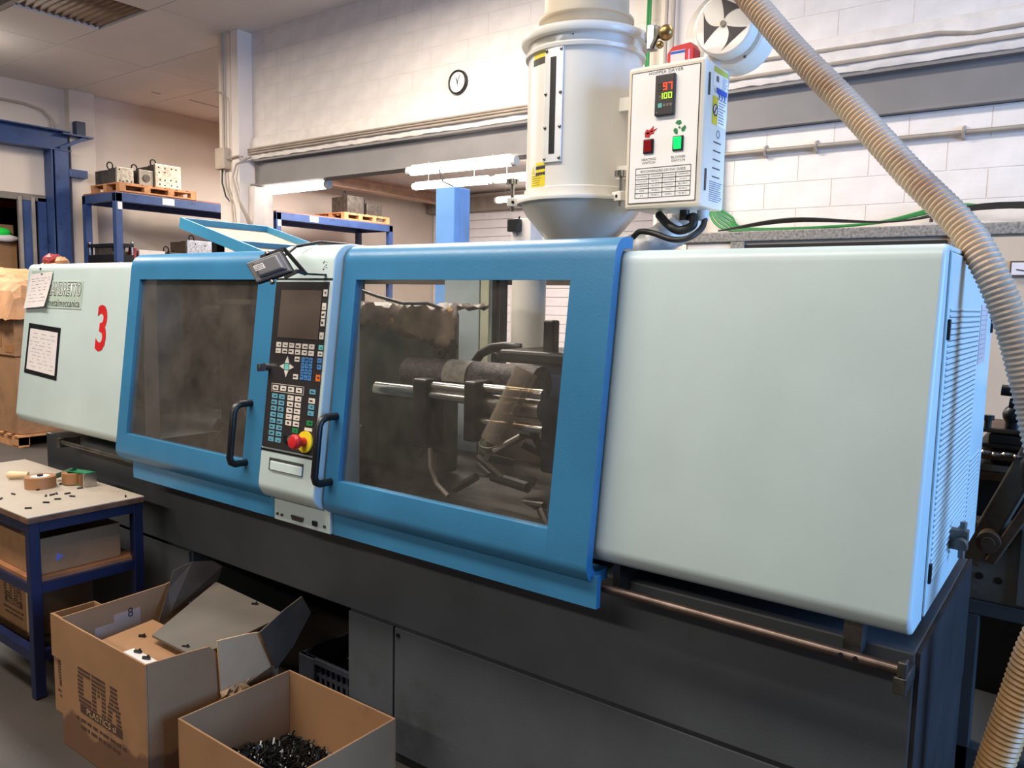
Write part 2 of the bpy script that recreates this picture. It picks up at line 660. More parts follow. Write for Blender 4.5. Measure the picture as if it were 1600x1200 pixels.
# rough plaster ledge above the lintel, built lumpy
mb = MB()
N = 150
vs, fs = [], []
prof = [(-0.002, 3.56), (-0.03, 3.53), (-0.042, 3.44), (-0.05, 3.33), (-0.035, 3.285), (0.02, 3.275)]
for i in range(N + 1):
    x = -8.72 + 10.3 * i / N
    for j, (dy, z) in enumerate(prof):
        a = 0.0 if j in (0,) else 1.0
        vs.append((x, YW + dy + a * random.uniform(-0.008, 0.008), z + a * random.uniform(-0.006, 0.006)))
m_ = len(prof)
for i in range(N):
    for j in range(m_ - 1):
        fs.append((i * m_ + j, (i + 1) * m_ + j, (i + 1) * m_ + j + 1, i * m_ + j + 1))
mb.add(vs, fs)
struct('trim_2', mb, plast_l, smooth=True, label='rough plaster ledge above the steel lintel')

# steel lintel: an I section
mb = MB()
mb.prism([(6.13, 2.955), (6.33, 2.955), (6.33, 2.975), (6.245, 2.975), (6.245, 3.245), (6.33, 3.245), (6.33, 3.265), (6.13, 3.265), (6.13, 3.245), (6.205, 3.245), (6.205, 2.975), (6.13, 2.975)], 'x', -8.68, 1.6)
struct('trim_3', mb, ibeam_m, label='grey steel beam over the wall opening')
# end pillar and jamb, mid pilaster
struct('trim_4', MB().box(-9.16, -8.9, 6.02, 6.5, 0, ZC).box(-8.87, -8.72, 6.0, 6.5, 0, ZC).box(-8.9, -8.87, 6.06, 6.5, 0, ZC), cream, bevel=0.008, label='cream end pillar of the partition wall')
struct('trim_5', MB().box(-8.72, -8.6, 6.12, 6.29, 0, 2.95), cream, bevel=0.01, label='pale jamb at the left of the opening')
struct('trim_6', MB().box(-3.1, -2.72, 6.1, YW + 0.02, 0, 3.27).box(-3.1, -2.72, 6.1, YW + 0.02, 3.27, ZC), cream, bevel=0.01, label='cream pilaster behind the dryer')

# ---- far room
far_c = mat('far_ceiling_paint', (206, 194, 186), 0.85, var=0.05)
conc = mat('bare_concrete', (150, 138, 126), 0.9, var=0.15, scale=4, bump=0.2)
bright_w = mat('white_lined_panel', (236, 230, 232), 0.7, var=0.03)
struct('ceiling_far', MB().box(XL, 1.6, 9.85, 15.2, 4.12, 4.2).box(XL, 1.6, 9.8, 9.85, 4.12, ZC + 0.06), far_c)
wf = struct('wall_far', MB().box(XL, -3, 15.0, 15.2, 0, 4.12), mortar_m)
pn = MB().box(0, 10.6, 0, 0.03, 0, 0.19).mesh('panel', bright_w)
for i in range(17):
    inst('panel', pn, (XL + 0.02, 14.96, 0.3 + 0.2 * i), wf)
struct('trim_7', MB().box(XL, -3, 14.7, 14.95, 3.68, 4.0), conc, label='concrete beam across the far wall')
brown = mat('brown_timber_beam', (196, 160, 138), 0.6, var=0.12)
struct('trim_8', MB().prism([(-13.15, 3.86), (-12.85, 3.86), (-12.85, 3.88), (-12.98, 3.89), (-12.98, 4.08), (-12.85, 4.1), (-12.85, 4.12), (-13.15, 4.12), (-13.15, 4.1), (-13.02, 4.08), (-13.02, 3.89), (-13.15, 3.88)], 'y', 9.9, 14.7), brown, label='brown beam under the far ceiling')

# ---- fluorescent tubes in the far room
tube_em = mat('lit_tube', (255, 250, 244), 0.4, emit=(255, 246, 238), estr=9.0)
tube_body = mat('lamp_housing', (225, 220, 212), 0.5)


def tube_lamp(p0, p1, label, hang, rr=0.062):
    p0, p1 = Vector(p0), Vector(p1)
    t = thing('tube_lamp', label, 'lamp', (p0 + p1) / 2, 'fluorescent tube lamps in the far room')
    obj('diffuser', MB().tube([p0, p0 + (p1 - p0) * 0.02, p0 + (p1 - p0) * 0.98, p1], lambda i: (0.75 * rr, rr, rr, 0.75 * rr)[i], 14), tube_em, t, True)
    obj('housing', MB().box(p0.x + 0.05, p1.x - 0.05, p0.y - 0.5 * rr, p0.y + 0.5 * rr, p0.z + 0.6 * rr, p0.z + 1.3 * rr), tube_body, t, bevel=0.006)
    for s, pp in ((1, p0), (-1, p1)):
        obj('end_cap', MB().cyl((pp.x - 0.01 * s, pp.y, pp.z), (pp.x + 0.04 * s, pp.y, pp.z), rr * 1.05, 14), tube_body, t)
    hb = MB()
    for fx in (0.2, 0.8):
        q = p0 + (p1 - p0) * fx
        hb.cyl((q.x, q.y, q.z + 0.08), (q.x, q.y, hang), 0.003, 6)
    obj('hanger', hb, tube_body, t)
    return t


tube_lamp(at(406, 300, y=6.34), at(514, 288, y=6.34), 'lit fluorescent tube just under the grey beam beside the end pillar', 2.955, 0.05)
tube_lamp(at(639, 268, y=6.07), at(806, 251, y=6.07), 'topmost lit fluorescent tube on the grey beam left of the dryer', 2.96, 0.045)
tube_lamp(at(647, 292, y=11.5), at(766, 282, y=11.5), 'lit fluorescent tube right above the blue post', 4.12)
tube_lamp(at(771, 281, y=11.5), at(880, 272, y=11.5), 'lit fluorescent tube partly hidden behind the dryer barrel', 4.12)
tube_lamp(at(775, 313, y=14.0), at(850, 307, y=14.0), 'farthest and smallest lit tube, behind the dryer clamp knob', 4.12)

# ---- conduits on the partition
mb = MB()
for z, r in ((3.40, 0.012), (3.375, 0.010), (3.345, 0.012)):
    mb.tube([(-8.9, YW - 0.07, z), (-6, YW - 0.065, z + 0.004), (-3.1, YW - 0.07, z)], r, 8)
    mb.tube([(-3.1, YW - 0.12, z), (-2.7, YW - 0.12, z)], r, 8)
tag(obj('conduit_run', mb, conduit), 'bundle of thin painted conduits along the ledge between end pillar and dryer', 'conduit')
mb = MB()
mb.tube([(-2.7, YW - 0.05, 3.47), (-1.6, YW - 0.05, 3.455), (-1.05, YW - 0.055, 3.45), (-0.85, YW - 0.05, 3.415), (0.6, YW - 0.05, 3.43)], 0.014, 8)
mb.tube([(-2.7, YW - 0.06, 3.35), (-1.0, YW - 0.06, 3.35), (0.6, YW - 0.06, 3.345)], 0.016, 8)
tag(obj('conduit_run', mb, conduit), 'pair of painted conduits on the ledge at upper right behind the hose', 'conduit')
t = thing('wall_pipe', 'straight painted pipe clipped to the block wall below the grey beam', 'pipe', (-1.2, YW, 2.78))
obj('pipe', MB().tube([(-2.7, YW - 0.035, 2.785), (0.6, YW - 0.035, 2.778)], 0.018, 12), mat('grey_pipe_paint', (160, 148, 134), 0.5, 0.2), t, True)
for x in (-2.2, -1.82, -0.86, 0.1):
    obj('clip', MB().tube([(x, YW + 0.0, 2.825), (x, YW - 0.04, 2.812), (x, YW - 0.062, 2.783), (x, YW - 0.04, 2.755), (x, YW, 2.742)], 0.010, 6), conduit, t)
t = thing('junction_box', 'beige junction box with conduits on the cream end pillar', 'box', (-9.0, 6.0, 3.3))
obj('box', MB().box(-9.13, -8.93, 5.93, 6.02, 3.16, 3.42), mat('beige_box', (196, 176, 154), 0.6), t, bevel=0.01)
obj('conduit', MB().tube([(-9.02, 5.99, 3.42), (-9.02, 5.99, ZC)], 0.016, 8).tube([(-8.95, 5.98, 3.42), (-8.95, 5.98, 4.0), (-9.05, 5.98, 4.1), (-9.16, 5.98, 4.12)], 0.010, 8), conduit, t, True)
obj('conduit', MB().tube([(-9.0, 5.98, 3.16), (-8.98, 5.98, 2.95), (-8.84, 5.97, 2.72), (-8.78, 5.97, 2.3), (-8.78, 5.97, 1.2)], 0.012, 8)
    .tube([(-8.93, 5.97, 3.28), (-8.7, 5.97, 3.3), (-8.62, 5.98, 3.28)], 0.012, 8)
    .tube([(-8.62, 6.1, 3.3), (-8.74, 5.97, 3.2), (-8.8, 5.96, 3.05), (-8.68, 5.97, 2.75), (-8.64, 6.1, 2.5), (-8.64, 6.12, 1.2)], 0.013, 8), conduit, t, True)
obj('cable', MB().tube([(-9.05, 5.98, 3.16), (-9.04, 5.97, 3.0), (-8.95, 5.96, 2.82), (-8.88, 5.97, 2.76)], 0.010, 8), cable_b, t, True)
mb = MB()
for x, z0, z1 in ((-3.02, 0.5, ZC), (-2.96, 0.5, ZC), (-2.9, 0.5, 3.0)):
    mb.tube([(x, 6.045, z0), (x, 6.045, z1)], 0.016, 8)
tag(obj('conduit_run', mb, conduit), 'vertical painted conduits on the cream pilaster behind the dryer', 'conduit')
mb = MB()
for k in range(2):
    mb.tube(smooth([(-3.22 + 0.02 * k, 6.12, ZC), (-3.22 + 0.02 * k, 6.1, 3.3), (-3.2 + 0.018 * k, 6.08, 2.9)]), 0.011, 7)
tag(obj('cable_bundle', mb, green_c, smooth=True), 'green cables dropping beside the upper right rim of the dryer', 'cable')
mb = MB()
for k in range(5):
    e = 0.02 * k
    mb.tube(smooth([(-2.64 + e, 6.15, 2.95), (-2.63 + e, 6.13, 2.45), (-2.61 + e, 6.12, 2.33 + e * .5), (-2.5 + e, 6.1, 2.21 + e), (-2.25, 6.08, 2.175 + 0.004 * k), (-1.4, 6.05, 2.19), (-0.9, 6.05, 2.29 - 0.006 * k), (-0.55, 6.02, 2.26), (0.4, 6.0, 2.2)]), 0.010, 7)
tag(obj('cable_bundle', mb, green_c, smooth=True), 'green cables running along the wall above the beige cabinet', 'cable')
mb = MB()
for k in range(4):
    mb.tube(smooth([(-2.5, 6.05, 2.18), (-1.9, 5.98 - 0.02 * k, 2.22 + 0.006 * k), (-1.2, 5.95, 2.19), (-0.6, 5.95, 2.25 + 0.01 * k), (0.5, 5.95, 2.19)]), 0.007, 7)
tag(obj('cable_bundle', mb, cable_b, smooth=True), 'sagging black cables lying along the top of the beige cabinet', 'cable')
p = at(1410, 281, y=YW)
t = thing('wall_plug', 'dark round outlet in the white block wall left of the hose', 'outlet', (p[0], YW, p[2]))
obj('ring', MB().lathe([(0.030, 0), (0.036, -0.008), (0.030, -0.016), (0.02, -0.012)], (p[0], YW, p[2]), 20, 'y'), blackm, t, True)
obj('hole', MB().cyl((p[0], YW - 0.013, p[2]), (p[0], YW - 0.001, p[2]), 0.02, 16), black, t)
p = at(1460, 325, y=YW)
tag(obj('cable_stub', MB().tube([(p[0] + 0.05, YW, p[2] + 0.06), (p[0] + 0.01, YW - 0.04, p[2] + 0.05), (p[0], YW - 0.05, p[2]), (p[0] - 0.005, YW - 0.06, p[2] - 0.1)], 0.012, 8), mat('brown_cable', (60, 42, 34), 0.5), None, True), 'short brown cable leaving the white block wall beside the hose', 'cable')

# ---- wall clock
c = at(717, 129, y=YW)
t = thing('wall_clock', 'round white wall clock with black rim and hands', 'clock', (c[0], YW, c[2]))
cc = (c[0], YW, c[2])
obj('rim', MB().lathe([(0.100, -0.032), (0.108, -0.038), (0.117, -0.03), (0.119, 0.0), (0.10, 0.0)], cc, 48, 'y', True), black, t, True)
face = obj('dial', MB().lathe([(0.101, 0.0), (0.101, -0.02)], cc, 48, 'y'), mat('clock_dial', (244, 238, 232), 0.5, var=0.01), t)
for h in range(12):
    a = math.radians(90 - 30 * h)
    text_on(str(h or 12), 0.022, ((c[0] + 0.082 * math.cos(a), YW - 0.0215, c[2] + 0.082 * math.sin(a)), (1, 0, 0), (0, 0, 1)), ink, face, name='numeral')


def hand(ang, ln, w):
    a = math.radians(90 - ang)
    mb = MB()
    mb.bar((c[0] - 0.015 * math.cos(a), YW - 0.026, c[2] - 0.015 * math.sin(a)), (c[0] + ln * math.cos(a), YW - 0.026, c[2] + ln * math.sin(a)), 0.002, w, up=(-math.sin(a), 0, math.cos(a)))
    obj('hand', mb, black, t)


hand(-22, 0.048, 0.007)
hand(27, 0.072, 0.005)
hand(176, 0.045, 0.002)
# ================================================================== injection moulding machine
TILT = 0.12


def fy(z, o=0.0):
    """y of the leaning front skin at height z, o metres proud of the covers"""
    return 1.72 - o + TILT * (z - 0.85)


UP = (0, TILT, 1)
mach = thing('molding_machine', 'long mint and blue injection moulding machine with two sliding windowed doors', 'machine', (-2.35, 2.3, 0))


def skin_path(z0, z1, o, rt, rb, yt, yb, n=8):
    """outer profile (y, z) from the back of the top flange round the front to the back of the bottom flange"""
    p = [(yt, z1)]
    cy, cz = fy(z1 - rt, o) + rt, z1 - rt
    p += arc(cy, cz, rt, 90, 180, n)
    cy, cz = fy(z0 + rb, o) + rb, z0 + rb
    p += arc(cy, cz, rb, 180, 270, n)
    p.append((yb, z0))
    return p


def offset_path(p, t):
    out = []
    for i in range(len(p)):
        a = Vector(p[max(i - 1, 0)])
        b = Vector(p[min(i + 1, len(p) - 1)])
        d = (b - a).normalized()
        nrm = Vector((-d.y, d.x))        # points to the inside for this winding
        out.append((p[i][0] + nrm.x * t, p[i][1] + nrm.y * t))
    return out


# ---- base
b = MB()
b.box(-4.42, -0.27, 1.85, 2.68, 0.5, 0.86)
b.box(-4.42, -3.1, 1.87, 2.66, 0.0, 0.5)
b.box(-2.09, -0.29, 1.87, 2.66, 0.0, 0.5)
b.box(-4.2, -0.4, 1.95, 2.6, 0.86, 0.93)
base = obj('base', b, grey_base, mach, bevel=0.006)
for x0, x1 in ((-4.41, -3.54), (-3.53, -3.105), (-2.085, -1.862), (-1.854, -0.30)):
    obj('base_panel', MB().box(x0, x1, 1.856, 1.87, 0.04, 0.488), grey_base, mach, bevel=0.003)
for x, z in ((-1.835, 0.465), (-0.33, 0.465)):
    obj('screw', MB().cyl((x, 1.85, z), (x, 1.857, z), 0.007, 10), blackm, mach)
obj('base_light_stop', MB().box(-3.1, -2.09, 2.62, 2.65, 0.0, 0.5), blackm, mach)  # dark panel added to shut out light behind the base opening
oily_end = mat('oily_brown_black', (40, 37, 36), 0.6, var=0.3, scale=5)
obj('base_end_plate', MB().box(-0.29, -0.262, 1.856, 2.66, 0.0, 0.5).box(-0.27, -0.262, 1.852, 2.68, 0.5, 0.86), oily_end, mach)

# ---- fixed covers
cp = [(2.70, 0.925)]
lo = arc(fy(0.975) + 0.05, 0.975, 0.05, 270, 180, 8)
hi = arc(fy(1.70) + 0.035, 1.70, 0.035, 180, 90, 6)
prof_l = [(2.70, 0.925)] + lo + hi + [(2.70, 1.735)]
lp = [(2.68, 1.735)] + hi[::-1] + lo[::-1] + [(2.68, 0.925)]
cl = obj('cover', MB().prism(lp + offset_path(lp, 0.016)[::-1], 'x', -4.46, -3.405).prism(prof_l, 'x', -4.48, -4.458), mint, mach, True, label='mint cover carrying the maker plate and the red number')
prof_r = [(1.868, 0.925)] + lo + hi + [(1.868, 1.735)]
cr = obj('cover', MB().prism(prof_r, 'x', -1.06, -0.268), mint, mach, True, bevel=0.008, label='large plain mint cover right of the doors')
obj('cover_top', MB().box(-1.06, -0.272, 1.862, 2.74, 1.724, 1.735), mint, mach, bevel=0.003)
obj('rear_body', MB().box(-1.06, -0.30, 1.87, 2.72, 0.93, 1.722), blackm, mach)
obj('screw', MB().cyl((-4.34, fy(1.71) - 0.004, 1.71), (-4.34, fy(1.71) + 0.002, 1.71), 0.006, 10), ink, mach)

# end panel with louvres
ep = obj('end_panel', MB().box(-0.29, -0.268, 1.90, 2.74, 0.925, 1.722), mint, mach, bevel=0.004)
lv_dark = mat('louvre_shadow_gap', (88, 98, 104), 0.5)
lv = MB().prism([(0.0, -0.0030), (0.0022, -0.0012), (0.0022, 0.0012), (0.0, 0.0030)], 'y', 0, 0.51)
lv.slot(1).box(0.0, 0.0008, 0.0, 0.51, -0.0052, -0.0032)
lvm = lv.mesh('louvre', [mint, lv_dark])
for i in range(48):
    inst('louvre', lvm, (-0.268, 1.925, 1.60 - 0.0128 * i), ep)
lv2 = MB().prism([(0.0, -0.0030), (0.0022, -0.0012), (0.0022, 0.0012), (0.0, 0.0030)], 'y', 0, 0.2)
lv2.slot(1).box(0.0, 0.0008, 0.0, 0.2, -0.0052, -0.0032)
lv2m = lv2.mesh('louvre', [mint, lv_dark])
for i in range(16):
    inst('louvre', lv2m, (-0.268, 2.47, 1.19 - 0.0128 * i), ep)
lab = obj('rating_label', MB().box(-0.268, -0.2665, 2.455, 2.60, 1.455, 1.615), mat('pink_label', (216, 192, 184), 0.6), ep)
mb = MB()
for i in range(11):
    mb.box(-0.2668, -0.266, 2.465, 2.465 + random.uniform(0.08, 0.12), 1.6 - 0.013 * i - 0.002, 1.6 - 0.013 * i + 0.001)
lab2 = obj('label_print', mb, faint_ink, ep)
for y, z in ((1.904, 1.535), (2.70, 1.535), (1.905, 1.0)):
    obj('latch', MB().box(-0.268, -0.262, y, y + 0.014, z, z + 0.045), black, ep, bevel=0.002)
vx, vy, vz = -0.24, 2.2, 1.035
vb = MB().box(-0.268, vx + 0.012, vy - 0.016, vy + 0.016, vz - 0.022, vz + 0.026)
vb.cyl((vx, vy, vz + 0.03), (vx, vy, vz + 0.046), 0.008, 12)
vb.cyl((vx, vy, vz - 0.045), (vx, vy, vz - 0.02), 0.008, 12)
vb.cyl((-0.25, vy + 0.01, vz + 0.02), (-0.25, vy + 0.04, vz + 0.02), 0.007, 10)
vb.cyl((-0.25, vy + 0.01, vz - 0.02), (-0.25, vy + 0.035, vz - 0.02), 0.006, 10)
vb.cyl((-0.24, vy - 0.045, vz - 0.002), (-0.24, vy, vz - 0.002), 0.014, 14)
obj('water_valve', vb, mat('greasy_zinc', (112, 106, 98), 0.45, 0.5, var=0.3, scale=30), mach, True, label='small greasy metal valve on the end panel')

# ---- centre control column
cz0, cz1, co = 0.893, 1.775, 0.075
pc = [(1.86, cz0)] + arc(fy(cz0 + 0.06, co) + 0.06, cz0 + 0.06, 0.06, 270, 180, 8) + arc(fy(cz1 - 0.07, co) + 0.07, cz1 - 0.07, 0.07, 180, 90, 8) + [(1.96, cz1), (1.96, 1.70), (1.86, 1.70)]
ctr = obj('control_column', MB().prism(pc, 'x', -2.325, -2.03), mint, mach, True, bevel=0.004)


def plate(mb, x0, x1, z0, z1, o, t=0.003):
    """thin plate lying on the leaning front, o proud"""
    y00, y01 = fy(z0, o), fy(z1, o)
    mb.add([(x0, y00, z0), (x1, y00, z0), (x1, y01, z1), (x0, y01, z1), (x0, y00 - t, z0), (x1, y00 - t, z0), (x1, y01 - t, z1), (x0, y01 - t, z1)],
           [(3, 2, 1, 0), (4, 5, 6, 7), (0, 1, 5, 4), (1, 2, 6, 5), (2, 3, 7, 6), (3, 0, 4, 7)])
    return mb


hmi_m = mat('keypad_foil', (44, 40, 40), 0.42, var=0.05)
hmi = obj('keypad_panel', plate(MB(), -2.318, -2.044, 1.08, 1.648, co, 0.004), hmi_m, mach)
ko = co + 0.004
obj('seam', plate(MB(), -2.325, -2.03, 1.655, 1.660, co, 0.0015), black, mach)
obj('seam', plate(MB(), -2.325, -2.03, 1.066, 1.073, co, 0.0015), black, mach)
obj('screen', plate(MB(), -2.284, -2.072, 1.458, 1.620, ko, 0.0015), mat('dark_screen', (92, 80, 72), 0.2, var=0.06, scale=2), hmi)
k_be = mat('beige_key', (226, 214, 200), 0.5)
k_bl = mat('teal_key', (96, 158, 178), 0.5)
k_nb = mat('blue_key', (70, 130, 190), 0.5)
k_cy = mat('cyan_key', (110, 200, 190), 0.5)
k_or = mat('orange_key', (232, 112, 40), 0.5)
k_gr = mat('green_key', (30, 130, 66), 0.5)


def key(x, z, w, h, m, mark=True):
    mb = plate(MB(), x - w / 2, x + w / 2, z - h / 2, z + h / 2, ko, 0.0016)
    mb.slot(1)
    if mark:
        for _ in range(random.choice((1, 2, 2))):
            mw, mh = w * random.uniform(0.12, 0.3), h * random.uniform(0.12, 0.28)
            dx, dz = random.uniform(-0.15, 0.15) * w, random.uniform(-0.12, 0.12) * h
            plate(mb, x + dx - mw, x + dx + mw, z + dz - mh / 2, z + dz + mh / 2, ko + 0.0016, 0.0003)
    obj('key', mb, [m, ink], hmi)


for i in range(6):
    x = -2.272 + 0.0346 * i
    key(x, 1.4335, 0.027, 0.0165, k_be)
    key(x, 1.4125, 0.027, 0.0165, k_be)
for z in (1.612, 1.568, 1.541, 1.515, 1.472):
    key(-2.055, z, 0.019, 0.0225, k_be)
key(-2.053, 1.434, 0.021, 0.016, k_cy)
key(-2.054, 1.4125, 0.023, 0.016, k_be)
key(-2.054, 1.391, 0.021, 0.016, k_nb)
key(-2.053, 1.370, 0.021, 0.016, k_nb)
key(-2.054, 1.334, 0.021, 0.022, k_or)
key(-2.168, 1.389, 0.025, 0.0165, k_be)
key(-2.168, 1.330, 0.025, 0.0165, k_be)
for r_ in range(4):
    for c_ in range(3):
        key(-2.136 + 0.0197 * c_, 1.389 - 0.0193 * r_, 0.0165, 0.0168, k_nb)
key(-2.2195, 1.3605, 0.022, 0.020, k_cy, False)


def tri(pts, m):
    mb = MB()
    n = len(pts)
    vs = [(x, fy(z, ko), z) for x, z in pts] + [(x, fy(z, ko) - 0.0016, z) for x, z in pts]
    mb.add(vs, [tuple(range(n))[::-1], tuple(range(n, 2 * n))] + [(i, (i + 1) % n, n + (i + 1) % n, n + i) for i in range(n)])
    obj('arrow_key', mb, m, hmi)


tri([(-2.231, 1.373), (-2.208, 1.373), (-2.2195, 1.396)], k_be)
tri([(-2.231, 1.348), (-2.2195, 1.325), (-2.208, 1.348)], k_be)
tri([(-2.234, 1.351), (-2.234, 1.370), (-2.257, 1.3605)], k_be)
tri([(-2.205, 1.351), (-2.182, 1.3605), (-2.205, 1.370)], k_be)
mb = MB()
for a in ((-2.292, -2.120, 1.2985, 1.3), (-2.292, -2.120, 1.272, 1.2735), (-2.292, -2.2905, 1.272, 1.3), (-2.1215, -2.12, 1.272, 1.3)):
    plate(mb, a[0], a[1], a[2], a[3], ko, 0.0006)
obj('outline', mb, k_be, hmi)
for i in range(4):
    key(-2.269 + 0.0418 * i, 1.286, 0.031, 0.0165, k_be)
for r_ in range(8):
    for c_ in range(2):
        key(-2.269 + 0.0385 * c_, 1.2575 - 0.0211 * r_, 0.030, 0.0155, k_bl)
for r_ in range(5):
    for c_ in range(2):
        key(-2.184 + 0.040 * c_, 1.2575 - 0.0210 * r_, 0.031, 0.0162, k_be)
key(-2.074, 1.287, 0.030, 0.016, k_bl)
key(-2.074, 1.2575, 0.031, 0.017, k_be)
key(-2.074, 1.237, 0.030, 0.0155, k_bl)
key(-2.074, 1.2165, 0.030, 0.0155, k_bl)
key(-2.075, 1.184, 0.030, 0.016, k_gr)
key(-2.145, 1.152, 0.030, 0.016, k_gr)


def on_front(x, z, o):
    return Vector((x, fy(z, o), z))


NF = Vector((0, -1, TILT)).normalized()
q = on_front(-2.187, 1.120, ko)
obj('button', MB().cyl(q, q + NF * 0.006, 0.012, 18), black, hmi, True)
q = on_front(-2.157, 1.121, ko)
obj('button', MB().cyl(q, q + NF * 0.008, 0.015, 20), steel_d, hmi, True)
obj('button', MB().cyl(q + NF * 0.008, q + NF * 0.013, 0.0115, 20), mat('grey_green_cap', (70, 96, 84), 0.4), hmi, True)
q = on_front(-2.088, 1.121, ko)
obj('emergency_plate', MB().cyl(q, q + NF * 0.006, 0.036, 28), yellow, hmi, True, label='yellow round plate')
e = MB().cyl(q + NF * 0.006, q + NF * 0.034, 0.015, 20)
e.tube([q + NF * 0.030, q + NF * 0.036, q + NF * 0.048, q + NF * 0.056, q + NF * 0.058], lambda i: (0.016, 0.0245, 0.0255, 0.020, 0.010)[i], 24)
obj('emergency_button', e, red, hmi, True, label='red mushroom stop button')
obj('label_plate', plate(MB(), -2.098, -2.06, 1.158, 1.168, ko, 0.001), k_be, hmi)
# key lock at the left rim of the keypad
q = on_front(-2.318, 1.352, ko)
kl = MB().cyl(q, q + NF * 0.02, 0.013, 14)
kl.box(q.x - 0.004, q.x + 0.004, q.y - 0.045, q.y - 0.018, q.z - 0.012, q.z + 0.014)
obj('key_lock', kl, steel, mach, True)
# disk slot and connector strip
ds = plate(MB(), -2.272, -2.092, 1.004, 1.046, co, 0.002)
obj('disk_slot', ds, mat('slot_shadow', (60, 62, 60), 0.6), mach)
obj('disk_flap', plate(MB(), -2.262, -2.094, 1.006, 1.036, co, 0.006), mint, mach, bevel=0.002)
cn = obj('connector_strip', MB().box(-2.30, -2.005, 1.705, 1.73, 0.815, 0.895), mint, mach, bevel=0.003)
cb = MB()
cb.prism([(-2.195, 0.833), (-2.145, 0.833), (-2.138, 0.848), (-2.202, 0.848)], 'y', 1.698, 1.706)
obj('socket', cb, steel_d, cn)
obj('socket', MB().box(-2.09, -2.068, 1.699, 1.706, 0.832, 0.848), black, cn)
for x in (-2.28, -2.255, -2.03):
    obj('screw', MB().cyl((x, 1.700, 0.838), (x, 1.706, 0.838), 0.005, 8), steel_d, cn)

# ---- the two doors
win_m = glass('smoked_door_window', (0.84, 0.80, 0.77), 0.9, 0.085)
win_m2 = glass('dusty_door_window', (0.97, 0.96, 0.94), 0.8, 0.045)


def door(x0, x1, wx0, wx1, xh, zt, win, lab):
    z0, z1, o, t = 0.872, zt, 0.04, 0.03
    wz0, wz1 = 1.003, 1.657
    full = skin_path(z0, z1, o, 0.06, 0.06, 1.876, 1.80)
    inn = offset_path(full, t)
    i_top = next(i for i, p_ in enumerate(full) if p_[1] < wz1) - 1      # last point above the window
    mb = MB()
    poly = full + inn[::-1]
    mb.prism(poly, 'x', x0, wx0)
    mb.prism(poly, 'x', wx1, x1)
    top = full[:i_top + 1] + [(fy(wz1, o), wz1)]
    top_i = inn[:i_top + 1] + [(fy(wz1, o) + t, wz1)]
    mb.prism(top + top_i[::-1], 'x', wx0, wx1)
    bot = [(fy(wz0, o), wz0)] + full[i_top + 1:]
    bot_i = [(fy(wz0, o) + t, wz0)] + inn[i_top + 1:]
    mb.prism(bot + bot_i[::-1], 'x', wx0, wx1)
    d = obj('door', mb, blue, mach, True, label=lab)
    pane = plate(MB(), wx0 - 0.01, wx1 + 0.01, wz0 - 0.01, wz1 + 0.01, o - 0.018, 0.005)
    obj('window_pane', pane, win, d)
    # handle
    pts = []
    za, zb = 1.212, 0.998
    oo = 0.04
    for z, oz in ((za, oo - 0.002), (za, oo + 0.045), (za - 0.008, oo + 0.062), (za - 0.025, oo + 0.07), (zb + 0.025, oo + 0.07), (zb + 0.008, oo + 0.062), (zb, oo + 0.045), (zb, oo - 0.002)):
        pts.append((xh, fy(z, oz), z))
    obj('handle', MB().tube(pts, 0.0125, 12), black, d, True, label='black bar handle')
    return d


dl = door(-3.376, -2.337, -3.30, -2.475, -2.452, 1.765, win_m, 'left blue door with smoked window')
dr = door(-2.02, -1.008, -1.958, -1.136, -1.992, 1.770, win_m2, 'right blue door with clear window')
for d, x0, x1 in ((dl, -3.28, -2.31), (dr, -2.0, -0.99)):
    obj('skirt', MB().box(x0, x1, 1.715, 1.735, 0.815, 0.90), blue, d)

# ---- guide rails under the covers
r = MB().tube([(-1.0, 1.765, 0.857), (-0.275, 1.765, 0.85)], 0.0115, 12)
rl = obj('guide_rail', r, rustpipe, mach, True)
obj('bracket', MB().box(-0.296, -0.27, 1.752, 1.852, 0.80, 0.838).box(-0.290, -0.272, 1.752, 1.78, 0.838, 0.872), steel_d, rl, bevel=0.003)
obj('bracket', MB().box(-0.41, -0.372, 1.80, 1.852, 0.845, 0.93), steel_d, rl)
obj('bracket', MB().box(-0.985, -0.965, 1.79, 1.852, 0.84, 0.92), steel_d, rl)
for x in (-0.402, -0.372):
    obj('hole', MB().cyl((x, 1.752, 0.852), (x, 1.758, 0.852), 0.006, 8), black, rl)
rl = obj('guide_rail', MB().tube([(-4.06, 1.765, 0.865), (-3.28, 1.765, 0.862)], 0.010, 12), steel_d, mach, True)
obj('bracket', MB().box(-4.07, -4.045, 1.75, 1.852, 0.838, 0.885), steel_d, rl, bevel=0.003)

# ---- maker plate, number
npz0, npz1 = 1.516, 1.648
npl = obj('maker_plate', plate(MB(), -4.235, -3.875, npz0, npz1, 0.0, 0.0025), mat('pale_green_plate', (188, 204, 190), 0.4), mach)
fo = Vector((-4.053, fy(1.606) - 0.0032, 1.606))
text_on('SANDRETTO', 0.088, (fo, (1, 0, 0), UP), mat('dark_green_ink', (58, 66, 60), 0.5), npl, fit=0.333, bold=0.0035)
text_on('SANDRETTO', 0.088, (fo + Vector((0, -0.0006, 0)), (1, 0, 0), UP), mat('white_print', (232, 236, 228), 0.5), npl, fit=0.326, bold=-0.0004)
text_on('metalmeccanica', 0.052, (Vector((-4.056, fy(1.541) - 0.0032, 1.541)), (1, 0, 0), UP), mat('dark_green_ink', (86, 94, 86), 0.5), npl, fit=0.325)
text_on('3', 0.285, (Vector((-3.667, fy(1.424) - 0.0012, 1.424)), (1, 0, 0), UP), red, mach, sx=0.80, bold=0.007, name='number', label='red number 3')

